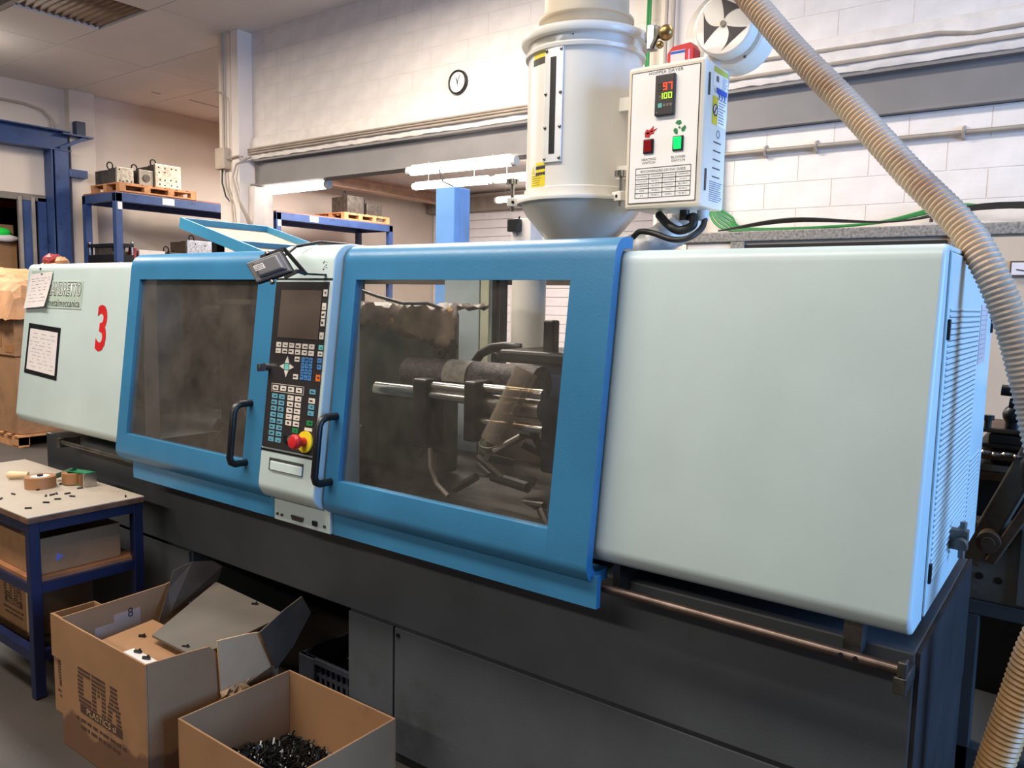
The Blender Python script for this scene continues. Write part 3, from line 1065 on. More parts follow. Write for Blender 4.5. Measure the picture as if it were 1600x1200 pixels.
# ---- inside of the machine
ins = mat('inner_wall_brown', (88, 78, 70), 0.7, var=0.2, scale=5)
obj('rear_guard', MB().box(-4.46, -3.0, 2.66, 2.69, 0.93, 1.72).box(-3.0, -1.06, 2.66, 2.69, 0.93, 1.30).box(-3.0, -1.06, 2.65, 2.70, 1.665, 1.72), ins, mach)
platen = mat('platen_green', (70, 76, 70), 0.5, 0.2, var=0.25, scale=8)
px_ = at(684, 520, y=2.13)[0]
obj('platen', MB().box(-2.34, px_, 2.13, 2.26, 0.95, 1.56), platen, mach, bevel=0.02)
obj('platen', MB().box(-3.2, -2.95, 2.08, 2.6, 0.95, 1.58), dark_in, mach, bevel=0.02)
obj('mould', MB().box(-2.72, -2.56, 2.12, 2.5, 1.05, 1.5).box(-2.55, -2.40, 2.12, 2.5, 1.05, 1.5).box(-2.78, -2.72, 2.08, 2.54, 1.0, 1.55), steel_d, mach, bevel=0.008)
for y, z in ((2.14, 1.52), (2.14, 1.08), (2.54, 1.52), (2.54, 1.08)):
    obj('tie_bar', MB().cyl((-3.39, y, z), (-2.3, y, z), 0.032, 18), steel, mach, True)
# greasy cloth thrown over the platen
vs, fs = [], []
NX, NY = 26, 12
x0, x1 = at(545, 470, y=2.08)[0], at(712, 490, y=2.08)[0]
for i in range(NX + 1):
    for j in range(NY + 1):
        u, v = i / NX, j / NY
        x = x0 + (x1 - x0) * u
        if v < 0.35:
            y, z = 2.085, 1.575 - 0.11 * (0.35 - v) / 0.35 * (0.5 + u)
        else:
            y, z = 2.08 + 0.2 * (v - 0.35) / 0.65, 1.575
        vs.append((x, y + random.uniform(-0.012, 0.008), z + random.uniform(-0.012, 0.014)))
for i in range(NX):
    for j in range(NY):
        a = i * (NY + 1) + j
        fs.append((a, a + 1, a + NY + 2, a + NY + 1))
obj('oily_sheet', MB().add(vs, fs), mat('brown_greasy_sheet', (92, 76, 62), 0.5, var=0.35, scale=9, stain=(206, 152, 86), stain_scale=5, stain_lo=0.6, stain_hi=0.63), mach, True, solid=0.004)
# blue-grey column, dark uprights, feed throat, clamp block
bgrey = mat('blue_grey_paint', (156, 168, 172), 0.45, var=0.08)


def upright(pxa, pxb, y, z0, z1, m, dy=0.03, name='upright'):
    a, b_ = at(pxa, 500, y=y)[0], at(pxb, 500, y=y)[0]
    return obj(name, MB().box(a, b_, y, y + dy, z0, z1), m, mach, bevel=0.003)


upright(694, 748, 2.62, 0.93, 1.72, bgrey)
upright(768, 774, 2.60, 0.93, 1.72, blackm)
upright(780, 786, 2.60, 0.93, 1.72, blackm)
upright(750, 763, 2.62, 0.93, 1.72, mat('pale_green_strip', (176, 178, 156), 0.6))
c_ = at(818, 500, y=2.33)
obj('feed_throat', MB().cyl((c_[0], 2.36, 1.36), (c_[0], 2.36, 1.76), 0.062, 28), hop_w, mach, True)
pA, pB = at(640, 590, y=2.03), at(846, 592, y=2.03)
yb_, zb_ = 2.03, (pA[2] + pB[2]) / 2
mesh_m = mat('mesh_guard', (92, 82, 84), 0.5, 0.4, var=0.4, scale=60, bump=0.6, bscale=220)
obj('barrel_guard', MB().lathe([(0.026, -0.02), (0.054, 0.0), (0.058, 0.03), (0.058, pB[0] - pA[0])], (pA[0], yb_, zb_), 28, 'x'), mesh_m, mach, True)
la, lb_ = at(692, 575, y=1.98)[0], at(728, 575, y=1.98)[0]
arc_l = arc(yb_, zb_, 0.0595, 95, 190, 10)
obj('warning_strip', MB().prism(arc_l + [(a, b) for a, b in arc(yb_, zb_, 0.0583, 190, 95, 10)], 'x', la, lb_), mat('aluminium_label', (190, 184, 172), 0.5, var=0.2, scale=40), mach, True)
for (xa, xb, pyc, rr, yy) in ((590, 665, 607, 0.025, 1.93), (672, 745, 604, 0.018, 1.93), (672, 745, 617, 0.015, 1.92), (745, 850, 606, 0.016, 1.93), (745, 850, 628, 0.038, 1.96), (745, 850, 657, 0.013, 1.92)):
    a, b_ = at(xa, pyc, y=yy), at(xb, pyc, y=yy)
    obj('guide_rod', MB().cyl((a[0], yy, a[2]), (b_[0], yy, a[2]), rr, 18), steel, mach, True)
for (pa_, pb_, pt, pbm, yy) in ((655, 676, 590, 700, 1.93), (735, 752, 594, 690, 1.92)):
    a, b_ = at(pa_, pt, y=yy), at(pb_, pbm, y=yy)
    obj('clamp_block', MB().box(a[0], b_[0], yy - 0.035, yy + 0.06, b_[2], a[2]), blackm, mach, bevel=0.008)
a, b_ = at(792, 545, y=2.15), at(892, 572, y=2.15)
obj('clamp_block', MB().box(a[0], -1.07, 2.1, 2.4, b_[2], a[2]), blackm, mach, bevel=0.01)
a = at(862, 500, y=2.15)
obj('post', MB().box(a[0] - 0.02, a[0] + 0.02, 2.13, 2.17, b_[2], a[2] + 0.0), black, mach, bevel=0.006)
a, b_ = at(846, 565, y=2.12), at(885, 625, y=2.12)
obj('injection_block', MB().box(a[0], -1.07, 2.12, 2.45, b_[2] - 0.25, a[2]), mat('dull_blue_casting', (60, 72, 100), 0.5, 0.2, var=0.2), mach, bevel=0.012)
# clear drop tube
a, b_ = at(822, 580, y=1.92), at(768, 690, y=1.86)
clear = glass('clear_plastic_tube', (0.86, 0.80, 0.72), 0.9, 0.22, 0.08)
dt = MB()
dt.tube([a, b_], 0.036, 24, caps=False)
dt.tube([a, b_], 0.033, 24, caps=False)
obj('drop_tube', dt, clear, mach, True)
obj('tube_ring', MB().tube([b_ + 0.036 * (math.cos(t) * np.array([1, 0.25, 0.1]) + math.sin(t) * np.array([-0.2, 0.75, 0.45])) for t in [2 * math.pi * k / 24 for k in range(24)]], 0.003, 6, closed=True), steel_d, mach, True)
obj('hose', MB().tube([at(742, 566, y=2.3), at(752, 552, y=2.3), at(770, 543, y=2.3), at(790, 541, y=2.3), at(815, 544, y=2.3)], 0.017, 10), cable_b, mach, True)
obj('hose', MB().tube([at(560, 452, y=2.0), at(590, 463, y=2.0), at(630, 474, y=2.0), at(668, 474, y=2.05), at(695, 484, y=2.1)], 0.006, 8), cable_b, mach, True)
obj('hose', MB().tube([at(672, 700, y=2.0), at(673, 730, y=1.98), at(682, 755, y=1.96), at(700, 775, y=1.95)], 0.008, 8), mat('grey_hose', (120, 112, 104), 0.5), mach, True)
obj('eye_bolt', MB().tube([at(690 + 5 * math.cos(t), 553 + 7 * math.sin(t), y=2.03) for t in [2 * math.pi * k / 14 for k in range(14)]], 0.005, 8, closed=True), blackm, mach, True)
obj('eye_bolt', MB().tube([at(774 + 5 * math.cos(t), 561 + 8 * math.sin(t), y=2.25) for t in [2 * math.pi * k / 14 for k in range(14)]], 0.005, 8, closed=True), blackm, mach, True)
obj('nozzle_valve', MB().cyl(at(708, 562, y=2.04), at(708, 530, y=2.04), 0.011, 12).cyl(at(708, 545, y=2.04), at(708, 538, y=2.04), 0.018, 12), black, mach, True)
# dark clutter in the drip tray: pipes and fallen parts
for i in range(26):
    x = random.uniform(-1.9, -1.12)
    y = random.uniform(1.95, 2.4)
    z = random.uniform(0.95, 1.16)
    ln = random.uniform(0.04, 0.16)
    dv = Vector((random.uniform(-1, 1), random.uniform(-0.6, 0.6), random.uniform(-0.4, 0.4))).normalized() * ln
    obj('fitting', MB().cyl((x, y, z), Vector((x, y, z)) + dv, random.uniform(0.008, 0.02), 8), random.choice([dark_in, dark_in, steel_d, blackm]), mach, True)
for i in range(18):
    x = random.uniform(-3.2, -2.5)
    y = random.uniform(1.95, 2.1)
    z = random.uniform(0.95, 1.25)
    dv = Vector((random.uniform(-1, 1), random.uniform(-0.4, 0.4), random.uniform(-1, 1))).normalized() * random.uniform(0.05, 0.14)
    obj('fitting', MB().cyl((x, y, z), Vector((x, y, z)) + dv, random.uniform(0.007, 0.016), 8), random.choice([dark_in, steel_d, blackm]), mach, True)
for nm, q4, mm in (('reflection_sheet_border', ((236, 560), (279, 562), (276, 610), (235, 606)), black), ('reflection_sheet', ((239, 563), (276, 565), (273, 607), (238, 603)), paper), ('reflection_sheet', ((255, 520), (280, 521), (279, 553), (254, 551)), paper)):  # added sheets standing in for reflections in the left door pane
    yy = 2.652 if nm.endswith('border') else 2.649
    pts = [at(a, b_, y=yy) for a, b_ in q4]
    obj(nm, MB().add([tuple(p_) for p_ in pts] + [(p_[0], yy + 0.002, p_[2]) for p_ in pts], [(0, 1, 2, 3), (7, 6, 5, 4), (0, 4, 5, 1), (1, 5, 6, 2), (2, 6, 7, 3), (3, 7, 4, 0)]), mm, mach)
obj('drip_tray', MB().box(-3.38, -1.08, 1.83, 2.62, 0.93, 0.945), dark_in, mach)
obj('inner_flange', MB().box(-3.345, -3.335, 1.81, 1.87, 0.95, 1.70), mat('grey_lining', (150, 150, 144), 0.6), mach)
rnd = random.Random(2)
for i in range(9):
    x, z = -2.085 + rnd.uniform(-0.012, 0.018), 1.692 + rnd.uniform(-0.022, 0.022)
    obj('paint_chip', plate(MB(), x, x + rnd.uniform(0.003, 0.008), z, z + rnd.uniform(0.002, 0.005), co, 0.0006), ink, mach)
# ================================================================== notices on the machine
def sheet_on(name, corners, m, o, parent=None, curl=0.0, nx=8, nz=8, t=0.0006):
    """paper lying on the leaning front; corners TL TR BR BL as (x, z)"""
    vs, fs = [], []
    tl, tr, br, bl = corners
    for j in range(nz + 1):
        v = j / nz
        for i in range(nx + 1):
            u = i / nx
            x = (tl[0] * (1 - u) + tr[0] * u) * (1 - v) + (bl[0] * (1 - u) + br[0] * u) * v
            z = (tl[1] * (1 - u) + tr[1] * u) * (1 - v) + (bl[1] * (1 - u) + br[1] * u) * v
            y = fy(z, o) - curl * (v ** 2) * (0.6 + 0.4 * u) - curl * 0.5 * max(0, u - 0.8) * 4 * v
            vs.append((x, y, z))
    k = len(vs)
    vs += [(p[0], p[1] - t, p[2]) for p in vs]
    w = nx + 1
    for j in range(nz):
        for i in range(nx):
            a = j * w + i
            fs += [(a, a + w, a + w + 1, a + 1), (k + a, k + a + 1, k + a + w + 1, k + a + w)]
    rim = [(0, i) for i in range(nx)] + [(j, nx) for j in range(nz)] + [(nz, i) for i in range(nx, 0, -1)] + [(j, 0) for j in range(nz, 0, -1)]
    ids = [j * w + i for j, i in rim]
    for a, b_ in zip(ids, ids[1:] + ids[:1]):
        fs.append((a, b_, b_ + k, a + k))
    return MB().add(vs, fs), vs[k:], w


def scribbles(grid, w, nz, m, parent, rows, seed):
    rnd = random.Random(seed)
    mb = MB()
    G = [Vector(p) for p in grid]
    def P(u, v):
        i, j = min(int(u * (w - 1)), w - 2), min(int(v * nz), nz - 1)
        fu, fv = u * (w - 1) - i, v * nz - j
        a = G[j * w + i].lerp(G[j * w + i + 1], fu)
        b_ = G[(j + 1) * w + i].lerp(G[(j + 1) * w + i + 1], fu)
        return a.lerp(b_, fv) + Vector((0, -0.0008, 0))
    for r_ in rows:
        u = rnd.uniform(0.05, 0.2)
        while u < 0.85:
            l_ = rnd.uniform(0.05, 0.2)
            a, b_ = P(u, r_ - 0.005), P(min(u + l_, 0.95), r_ - 0.005)
            c_, d_ = P(min(u + l_, 0.95), r_ + 0.006), P(u, r_ + 0.006)
            mb.add([a, b_, c_, d_], [(0, 1, 2, 3)])
            u += l_ + rnd.uniform(0.02, 0.15)
    return obj('handwriting', mb, m, parent)


t = thing('notice_sheet', 'curled white paper sheet hanging over the maker plate', 'paper', (-4.3, 1.8, 1.6))
mb, g, w = sheet_on('sheet', [(-4.432, 1.682), (-4.188, 1.696), (-4.216, 1.524), (-4.468, 1.508)], paper, 0.006, curl=0.012)
obj('sheet', mb, paper, t, True)
scribbles(g, w, 8, faint_ink, t, [0.15, 0.22, 0.32, 0.42, 0.5, 0.62, 0.72, 0.82], 3)
obj('staple', MB().box(-4.315, -4.295, fy(1.684) - 0.010, fy(1.684) - 0.0065, 1.683, 1.686), black, t)
obj('backing_sleeve', plate(MB(), -4.43, -4.19, 1.66, 1.70, 0.0, 0.002), mat('grey_sleeve', (178, 190, 180), 0.5), t)
t = thing('framed_notice', 'white handwritten sheet with black border on the mint cover below the maker plate', 'paper', (-4.25, 1.78, 1.3))
mb, g, w = sheet_on('frame', [(-4.416, 1.435), (-4.064, 1.421), (-4.064, 1.166), (-4.426, 1.182)], black, 0.001)
obj('border', mb, black, t)
mb, g, w = sheet_on('sheet', [(-4.392, 1.409), (-4.088, 1.398), (-4.086, 1.188), (-4.400, 1.203)], paper, 0.0025)
obj('sheet', mb, paper, t)
scribbles(g, w, 8, faint_ink, t, [0.1, 0.2, 0.3, 0.38, 0.47, 0.55, 0.63, 0.72, 0.8, 0.9], 5)

# ================================================================== flood lamp on the control column
lampm = mat('grey_lamp_casting', (104, 102, 104), 0.45, 0.2, var=0.08)
lc = Vector(at(421, 418, y=1.60))
t = thing('flood_lamp', 'small grey floodlight on a black bracket atop the control column', 'lamp', (-2.17, 1.66, 1.70))
rt = (Vector(at(444, 410, y=1.615)) - Vector(at(398, 426, y=1.585))).normalized()
upv = (Vector(at(412, 403, y=1.60)) - Vector(at(430, 434, y=1.60))).normalized()
nv = rt.cross(upv).normalized()       # away from the viewer is -nv or nv
if nv.y > 0:
    nv = -nv


def lbox(mb, c0, a, b_, d0, d1, ta=1.0):
    """block in the lamp frame: half sizes a, b at depth d0, scaled by ta at depth d1"""
    vs = []
    for d, s in ((d0, 1.0), (d1, ta)):
        for sx, sz in ((-1, -1), (1, -1), (1, 1), (-1, 1)):
            vs.append(c0 + rt * (a * sx * s) + upv * (b_ * sz * s) + nv * d)
    mb.add(vs, [(3, 2, 1, 0), (4, 5, 6, 7), (0, 1, 5, 4), (1, 2, 6, 5), (2, 3, 7, 6), (3, 0, 4, 7)])
    return mb


obj('body', lbox(lbox(MB(), lc, 0.072, 0.044, 0.0, 0.008, 0.96), lc + rt * 0.008, 0.056, 0.034, 0.008, 0.020, 0.82), lampm, t, bevel=0.006)
obj('rim', lbox(MB(), lc, 0.075, 0.047, -0.010, 0.0), blackm, t, bevel=0.005)
obj('glass', lbox(MB(), lc, 0.066, 0.039, -0.012, -0.010), steel_d, t)
st = lc - rt * 0.022 + upv * 0.004
obj('sticker', lbox(MB(), st, 0.020, 0.011, 0.020, 0.0206), paper, t)
for i in range(3):
    obj('sticker_print', lbox(MB(), st + upv * (0.006 - 0.006 * i) - rt * 0.001 * i, 0.017, 0.0012, 0.0206, 0.0209), ink, t)
pb = [lc + rt * -0.012 + upv * 0.050 - nv * 0.004, lc + rt * 0.085 + upv * 0.05 - nv * 0.004, Vector(at(478, 428, y=1.655)), lc + rt * 0.085 - upv * 0.045 - nv * 0.004, lc + rt * 0.03 - upv * 0.052 - nv * 0.004]
br = MB()
for a, b_ in zip(pb[:-1], pb[1:]):
    br.bar(a, b_, 0.012, 0.006, up=nv)
obj('bracket', br, black, t)
for s in (1, -1):
    obj('hinge_screw', MB().cyl(lc + rt * 0.02 * s + upv * 0.05 * s - nv * 0.002, lc + rt * 0.02 * s + upv * 0.06 * s - nv * 0.002, 0.008, 10), steel_d, t)
obj('arm', MB().bar(pb[2], (pb[2].x - 0.01, fy(pb[2].z, co) - 0.001, pb[2].z), 0.012, 0.006), black, t)
obj('cable', MB().tube([lc + rt * 0.05 + upv * 0.03 - nv * 0.015, Vector(at(450, 395, y=1.66)), Vector(at(463, 385, y=1.74)), Vector((-2.16, 1.80, 1.784)), Vector((-2.14, 1.9, 1.782)), Vector((-2.1, 1.96, 1.775))], 0.0055, 8), cable_b, t, True)

# ================================================================== hopper dryer
HX, HY = -1.455, 2.33
dry = thing('hopper_dryer', 'cream hopper dryer barrel with control box standing above the machine', 'dryer', (HX, HY, 1.76))
RB = 0.188
ZB0 = 1.935        # barrel bottom flange
ZT = 2.452          # lid flange


def ring(prof, name, m, par=dry, n=56, c=None):
    return obj(name, MB().lathe(prof, c or (HX, HY, 0), n), m, par, True)


ring([(0.10, ZB0 + 0.004), (RB, ZB0 + 0.004), (RB, 2.388), (RB + 0.010, 2.392), (RB + 0.012, 2.402), (RB + 0.001, 2.41), (RB + 0.001, ZT - 0.012), (0.1, ZT - 0.012)], 'barrel', hop_w)
ring([(0.12, ZT - 0.018), (RB + 0.022, ZT - 0.018), (RB + 0.026, ZT - 0.010), (RB + 0.024, ZT + 0.006), (RB + 0.004, ZT + 0.010), (0.12, ZT + 0.012)], 'lid', hop_w)
ring([(0.10, ZB0 - 0.012), (RB + 0.03, ZB0 - 0.012), (RB + 0.032, ZB0 - 0.004), (RB + 0.030, ZB0 + 0.002), (RB + 0.006, ZB0 + 0.004), (RB + 0.006, ZB0 + 0.03), (RB - 0.002, ZB0 + 0.034)], 'bottom_flange', hop_w)
ring([(RB + 0.018, ZB0 - 0.012), (RB - 0.004, ZB0 - 0.05), (0.11, 1.80), (0.09, 1.775), (0.09, 1.76)], 'cone', hop_w)
ring([(0.09, ZT + 0.010), (0.095, ZT + 0.024), (0.122, ZT + 0.028), (0.140, ZT + 0.040), (0.148, ZT + 0.058), (0.157, ZT + 0.061), (0.157, ZT + 0.069), (0.140, ZT + 0.073), (0.136, ZT + 0.3)], 'loader_cup', mat('dusty_beige_cup', (196, 182, 160), 0.5, var=0.08))
for a in (200, 330):
    q = (HX + 0.135 * math.cos(math.radians(a)), HY + 0.135 * math.sin(math.radians(a)))
    obj('rivet', MB().ball((q[0], q[1], ZT + 0.058), 0.007, 8), steel, dry)


def on_barrel(ang, z, r=RB):
    return Vector((HX + r * math.cos(math.radians(ang)), HY + r * math.sin(math.radians(ang)), z))


def curved_plate(mb, a0, a1, z0, z1, r0, r1, n=8):
    vs, fs = [], []
    for r_ in (r0, r1):
        for z in (z0, z1):
            for i in range(n + 1):
                vs.append(on_barrel(a0 + (a1 - a0) * i / n, z, r_))
    w = n + 1
    for i in range(n):
        fs += [(i, i + 1, w + i + 1, w + i), (2 * w + i, 3 * w + i, 3 * w + i + 1, 2 * w + i + 1), (i, 2 * w + i, 2 * w + i + 1, i + 1), (w + i, w + i + 1, 3 * w + i + 1, 3 * w + i)]
    fs += [(0, w, 3 * w, 2 * w), (n, 2 * w + n, 3 * w + n, w + n)]
    return mb.add(vs, fs)


# direction from barrel to camera ~ angle of the camera seen from the axis
A0 = math.degrees(math.atan2(-HY, -HX))      # faces the camera
sg = A0 - 30.5
obj('sight_frame', curved_plate(MB(), sg - 10, sg + 10, 2.04, 2.395, RB, RB + 0.007, 6), mat('polished_sheet', (242, 241, 239), 0.3, 0.25, var=0.04), dry, True, bevel=0.001)
obj('sight_glass', curved_plate(MB(), sg - 3.0, sg + 3.0, 2.066, 2.362, RB, RB + 0.0085, 4), black, dry, True)
for z in (2.052, 2.148, 2.252, 2.383):
    for s in (-8.0, 8.0):
        q = on_barrel(sg + s, z, RB + 0.007)
        obj('screw', MB().ball(q, 0.0058, 8), steel_d, dry)
obj('warning_label', curved_plate(MB(), sg - 30, sg - 10.2, 2.372, 2.388, RB, RB + 0.0008), yellow, dry)
obj('warning_label', curved_plate(MB(), sg - 31, sg - 10.4, 2.352, 2.372, RB, RB + 0.0008), mat('black_label', (60, 54, 40), 0.5), dry)
wl = obj('warning_label', curved_plate(MB(), sg - 30, sg - 8.5, 1.968, 2.008, RB, RB + 0.0008), yellow, dry)
mb = MB()
for i in range(5):
    curved_plate(mb, sg - 28, sg - 12 - random.uniform(0, 5), 1.974 + 0.007 * i, 1.9755 + 0.007 * i, RB + 0.0008, RB + 0.0012)
obj('label_print', mb, mat('brown_ink', (120, 100, 40), 0.6), wl)
for k, (z, m) in enumerate(((2.040, yellow), (2.028, ink), (2.018, yellow), (2.009, ink))):
    obj('warning_label', curved_plate(MB(), sg - 22, sg - 8.5, z - 0.0055, z + 0.0045, RB, RB + 0.0008), m, dry)
tb = MB()
tb.add([on_barrel(sg - 30, 2.012, RB + 0.001), on_barrel(sg - 24, 2.012, RB + 0.001), on_barrel(sg - 27, 2.038, RB + 0.001)], [(0, 1, 2)])
obj('warning_triangle', tb, yellow, dry)
for a, z in ((A0 - 14, 1.962), (A0 - 12, 2.425), (A0 + 18, 2.40)):
    obj('rivet', MB().ball(on_barrel(a, z, RB + 0.001), 0.0028, 8), steel_d, dry)


def clamp(ang):
    q = on_barrel(ang, ZB0 - 0.004, RB + 0.045)
    rd = Vector((math.cos(math.radians(ang)), math.sin(math.radians(ang)), 0))
    mb = MB()
    mb.bar(q - rd * 0.03, q + rd * 0.018, 0.03, 0.03)
    obj('clamp_lug', mb, hop_w, dry, bevel=0.003)
    obj('clamp_bolt', MB().cyl((q.x, q.y, q.z - 0.03), (q.x, q.y, q.z + 0.062), 0.0065, 12), steel, dry, True)
    kb = MB()
    n = 28
    vs = []
    for z in (q.z + 0.06, q.z + 0.078):
        for k in range(n):
            rr = 0.022 if k % 2 else 0.0195
            vs.append((q.x + rr * math.cos(2 * math.pi * k / n), q.y + rr * math.sin(2 * math.pi * k / n), z))
    kb.add(vs, [tuple(range(n))[::-1], tuple(range(n, 2 * n))] + [(k, (k + 1) % n, n + (k + 1) % n, n + k) for k in range(n)])
    obj('clamp_knob', kb, steel, dry)
    tq = rd.cross(Vector((0, 0, 1)))
    obj('clamp_pin', MB().cyl(q - rd * 0.002 - tq * 0.017, q - rd * 0.002 + tq * 0.017, 0.005, 10), blackm, dry)


clamp(A0 - 88)
clamp(A0 + 32)
# lid latch with brass bell at the right of the rim
lq = Vector(at(1022, 62, y=2.30))
obj('latch_plate', MB().box(lq.x - 0.022, lq.x + 0.006, lq.y - 0.01, lq.y + 0.02, lq.z - 0.03, lq.z + 0.045), steel, dry, bevel=0.003)
obj('latch_lever', MB().bar((lq.x - 0.03, lq.y, lq.z + 0.01), (lq.x + 0.04, lq.y, lq.z + 0.02), 0.014, 0.03).bar((lq.x + 0.0, lq.y - 0.015, lq.z - 0.03), (lq.x + 0.03, lq.y - 0.015, lq.z + 0.03), 0.01, 0.012), steel_d, dry, bevel=0.002)
obj('latch_ball', MB().ball((lq.x + 0.042, lq.y - 0.005, lq.z + 0.012), 0.024, 16), mat('brass', (170, 140, 90), 0.35, 0.9), dry, True)
obj('latch_ball', MB().ball((lq.x + 0.026, lq.y - 0.01, lq.z - 0.022), 0.012, 12), mat('brass', (170, 140, 90), 0.35, 0.9), dry, True)

# ---- control box
bx0, bx1, by0, by1, bz0, bz1 = -1.187, -0.950, 2.15, 2.325, 1.877, 2.29
cbx = obj('control_box', MB().box(bx0, bx1, by0 + 0.018, by1, bz0 + 0.004, bz1 - 0.004), hop_w, dry, bevel=0.006)
obj('box_cover', MB().box(bx0 - 0.004, bx1 + 0.004, by0, by0 + 0.02, bz0, bz1), mat('cream_cover', (232, 218, 198), 0.4, var=0.02), cbx, bevel=0.012)
obj('front_plate', MB().box(bx0 + 0.010, bx1 - 0.012, by0 - 0.0015, by0, bz0 + 0.018, bz1 - 0.018), hop_f, cbx)
mb = MB()
fx0, fx1, fz0, fz1, fyy = bx0 + 0.010, bx1 - 0.012, bz0 + 0.018, bz1 - 0.018, by0 - 0.0022
for a in ((fx0, fx1, fz1 - 0.0015, fz1), (fx0, fx1, fz0, fz0 + 0.0015), (fx0, fx0 + 0.0015, fz0, fz1), (fx1 - 0.0015, fx1, fz0, fz1)):
    mb.box(a[0], a[1], fyy, by0, a[2], a[3])
obj('front_outline', mb, ink, cbx)
FR = lambda x, z, e=0.0: ((x, by0 - 0.002 - e, z), (1, 0, 0), (0, 0, 1))


def bp(px, py):
    p_ = at(px, py, y=by0)
    return p_[0], p_[2]


x, z = bp(1041, 112)
text_on('HOPPER DRYER', 0.0115, FR(x, z), ink, cbx, sx=1.25, spacing=1.1)
(x0, z1), (x1, z0) = bp(1026, 118), bp(1056, 181)
xm = (x0 + x1) / 2
z1 = bp(1041, 117)[1]
z0 = bp(1041, 181)[1]
x0, x1 = xm - 0.0305, xm + 0.0305
tcb = obj('temperature_controller', MB().box(x0, x1, by0 - 0.012, by0, z0, z1), mat('controller_case', (54, 46, 44), 0.4), cbx, bevel=0.003)
led_r = mat('red_led', (255, 60, 30), 0.5, emit=(255, 52, 24), estr=3.0)
led_g = mat('yellow_green_led', (170, 220, 40), 0.5, emit=(170, 225, 40), estr=1.5)
led_off = mat('unlit_segment', (86, 70, 60), 0.5)
SEG = {'0': 'abcdef', '1': 'bc', '7': 'abc', '9': 'abcdfg', '8': 'abcdefg'}


def digit(ch, x, z, w, h, m, moff, name):
    on = SEG[ch]
    t_ = w * 0.2
    boxes = {'a': (x, x + w, z + h - t_, z + h), 'd': (x, x + w, z, z + t_), 'g': (x, x + w, z + h / 2 - t_ / 2, z + h / 2 + t_ / 2),
             'b': (x + w - t_, x + w, z + h / 2, z + h), 'c': (x + w - t_, x + w, z, z + h / 2), 'e': (x, x + t_, z, z + h / 2), 'f': (x, x + t_, z + h / 2, z + h)}
    mb = MB()
    for s, q in boxes.items():
        if s in on:
            mb.box(q[0], q[1], by0 - 0.0135, by0 - 0.012, q[2], q[3])
    if mb.v:
        obj(name, mb, m, cbx)


cw = (x1 - x0)
for i, ch in enumerate('897'):
    digit(ch, x0 + 0.010 + 0.0165 * i, z1 - 0.045, 0.0115, 0.020, led_r if i else led_off, None, 'display_digit')
for i, ch in enumerate('100'):
    digit(ch, x0 + 0.015 + 0.0145 * i, z1 - 0.069, 0.0105, 0.016, led_g, None, 'display_digit')
obj('indicator', MB().box(x0 + 0.012, x0 + 0.025, by0 - 0.0135, by0 - 0.012, z0 + 0.022, z0 + 0.034), mat('teal_window', (110, 190, 180), 0.4), cbx)
mb = MB()
for i in range(3):
    mb.box(x0 + 0.014 + 0.013 * i, x0 + 0.020 + 0.013 * i, by0 - 0.0128, by0 - 0.012, z0 + 0.050, z0 + 0.054)
    mb.box(x0 + 0.028 + 0.01 * i, x0 + 0.035 + 0.01 * i, by0 - 0.0128, by0 - 0.012, z0 + 0.024, z0 + 0.032)
gpm = mat('grey_print', (130, 116, 104), 0.6)
obj('controller_marks', mb, gpm, cbx)['kind'] = 'stuff'
obj('controller_mark', MB().box(x0 + 0.008, x0 + 0.034, by0 - 0.0128, by0 - 0.012, z0 + 0.0435, z0 + 0.0445), gpm, cbx)
obj('controller_mark', MB().box(x0 + 0.006, x0 + 0.012, by0 - 0.0128, by0 - 0.012, z0 + 0.008, z0 + 0.011), gpm, cbx)


def rocker(pxc, pyc, m, nm, lab):
    x, z = bp(pxc, pyc)
    obj('switch_bezel', MB().box(x - 0.0165, x + 0.0165, by0 - 0.006, by0, z - 0.021, z + 0.021), black, cbx, bevel=0.002)
    mb = MB()
    mb.add([(x - 0.0115, by0 - 0.006, z - 0.0165), (x + 0.0115, by0 - 0.006, z - 0.0165), (x + 0.0115, by0 - 0.006, z + 0.0165), (x - 0.0115, by0 - 0.006, z + 0.0165),
            (x - 0.0115, by0 - 0.008, z - 0.0165), (x + 0.0115, by0 - 0.008, z - 0.0165), (x + 0.0115, by0 - 0.013, z + 0.0165), (x - 0.0115, by0 - 0.013, z + 0.0165)],
           [(3, 2, 1, 0), (4, 5, 6, 7), (0, 1, 5, 4), (1, 2, 6, 5), (2, 3, 7, 6), (3, 0, 4, 7)])
    obj('switch_rocker', mb, m, cbx, bevel=0.001, label=lab)


rocker(1014, 229, mat('red_switch', (150, 20, 24), 0.3), 'heat', 'red heating switch')
rocker(1060, 224, mat('lit_green_switch', (20, 200, 90), 0.3, emit=(20, 220, 100), estr=1.2), 'blow', 'lit green blower switch')
x, z = bp(1014, 252)
text_on('HEATING\nSWITCH', 0.0098, FR(x, z), ink, cbx, sx=1.15)
x, z = bp(1060, 248)
text_on('BLOWER\nSWITCH', 0.0098, FR(x, z), ink, cbx, sx=1.15)


def flat_poly(pts, m, name):
    mb = MB()
    n = len(pts)
    mb.add([(p_[0], by0 - 0.0018, p_[1]) for p_ in pts] + [(p_[0], by0 - 0.0026, p_[1]) for p_ in pts],
           [tuple(range(n))[::-1], tuple(range(n, 2 * n))] + [(i, (i + 1) % n, n + (i + 1) % n, n + i) for i in range(n)])
    obj(name, mb, m, cbx)


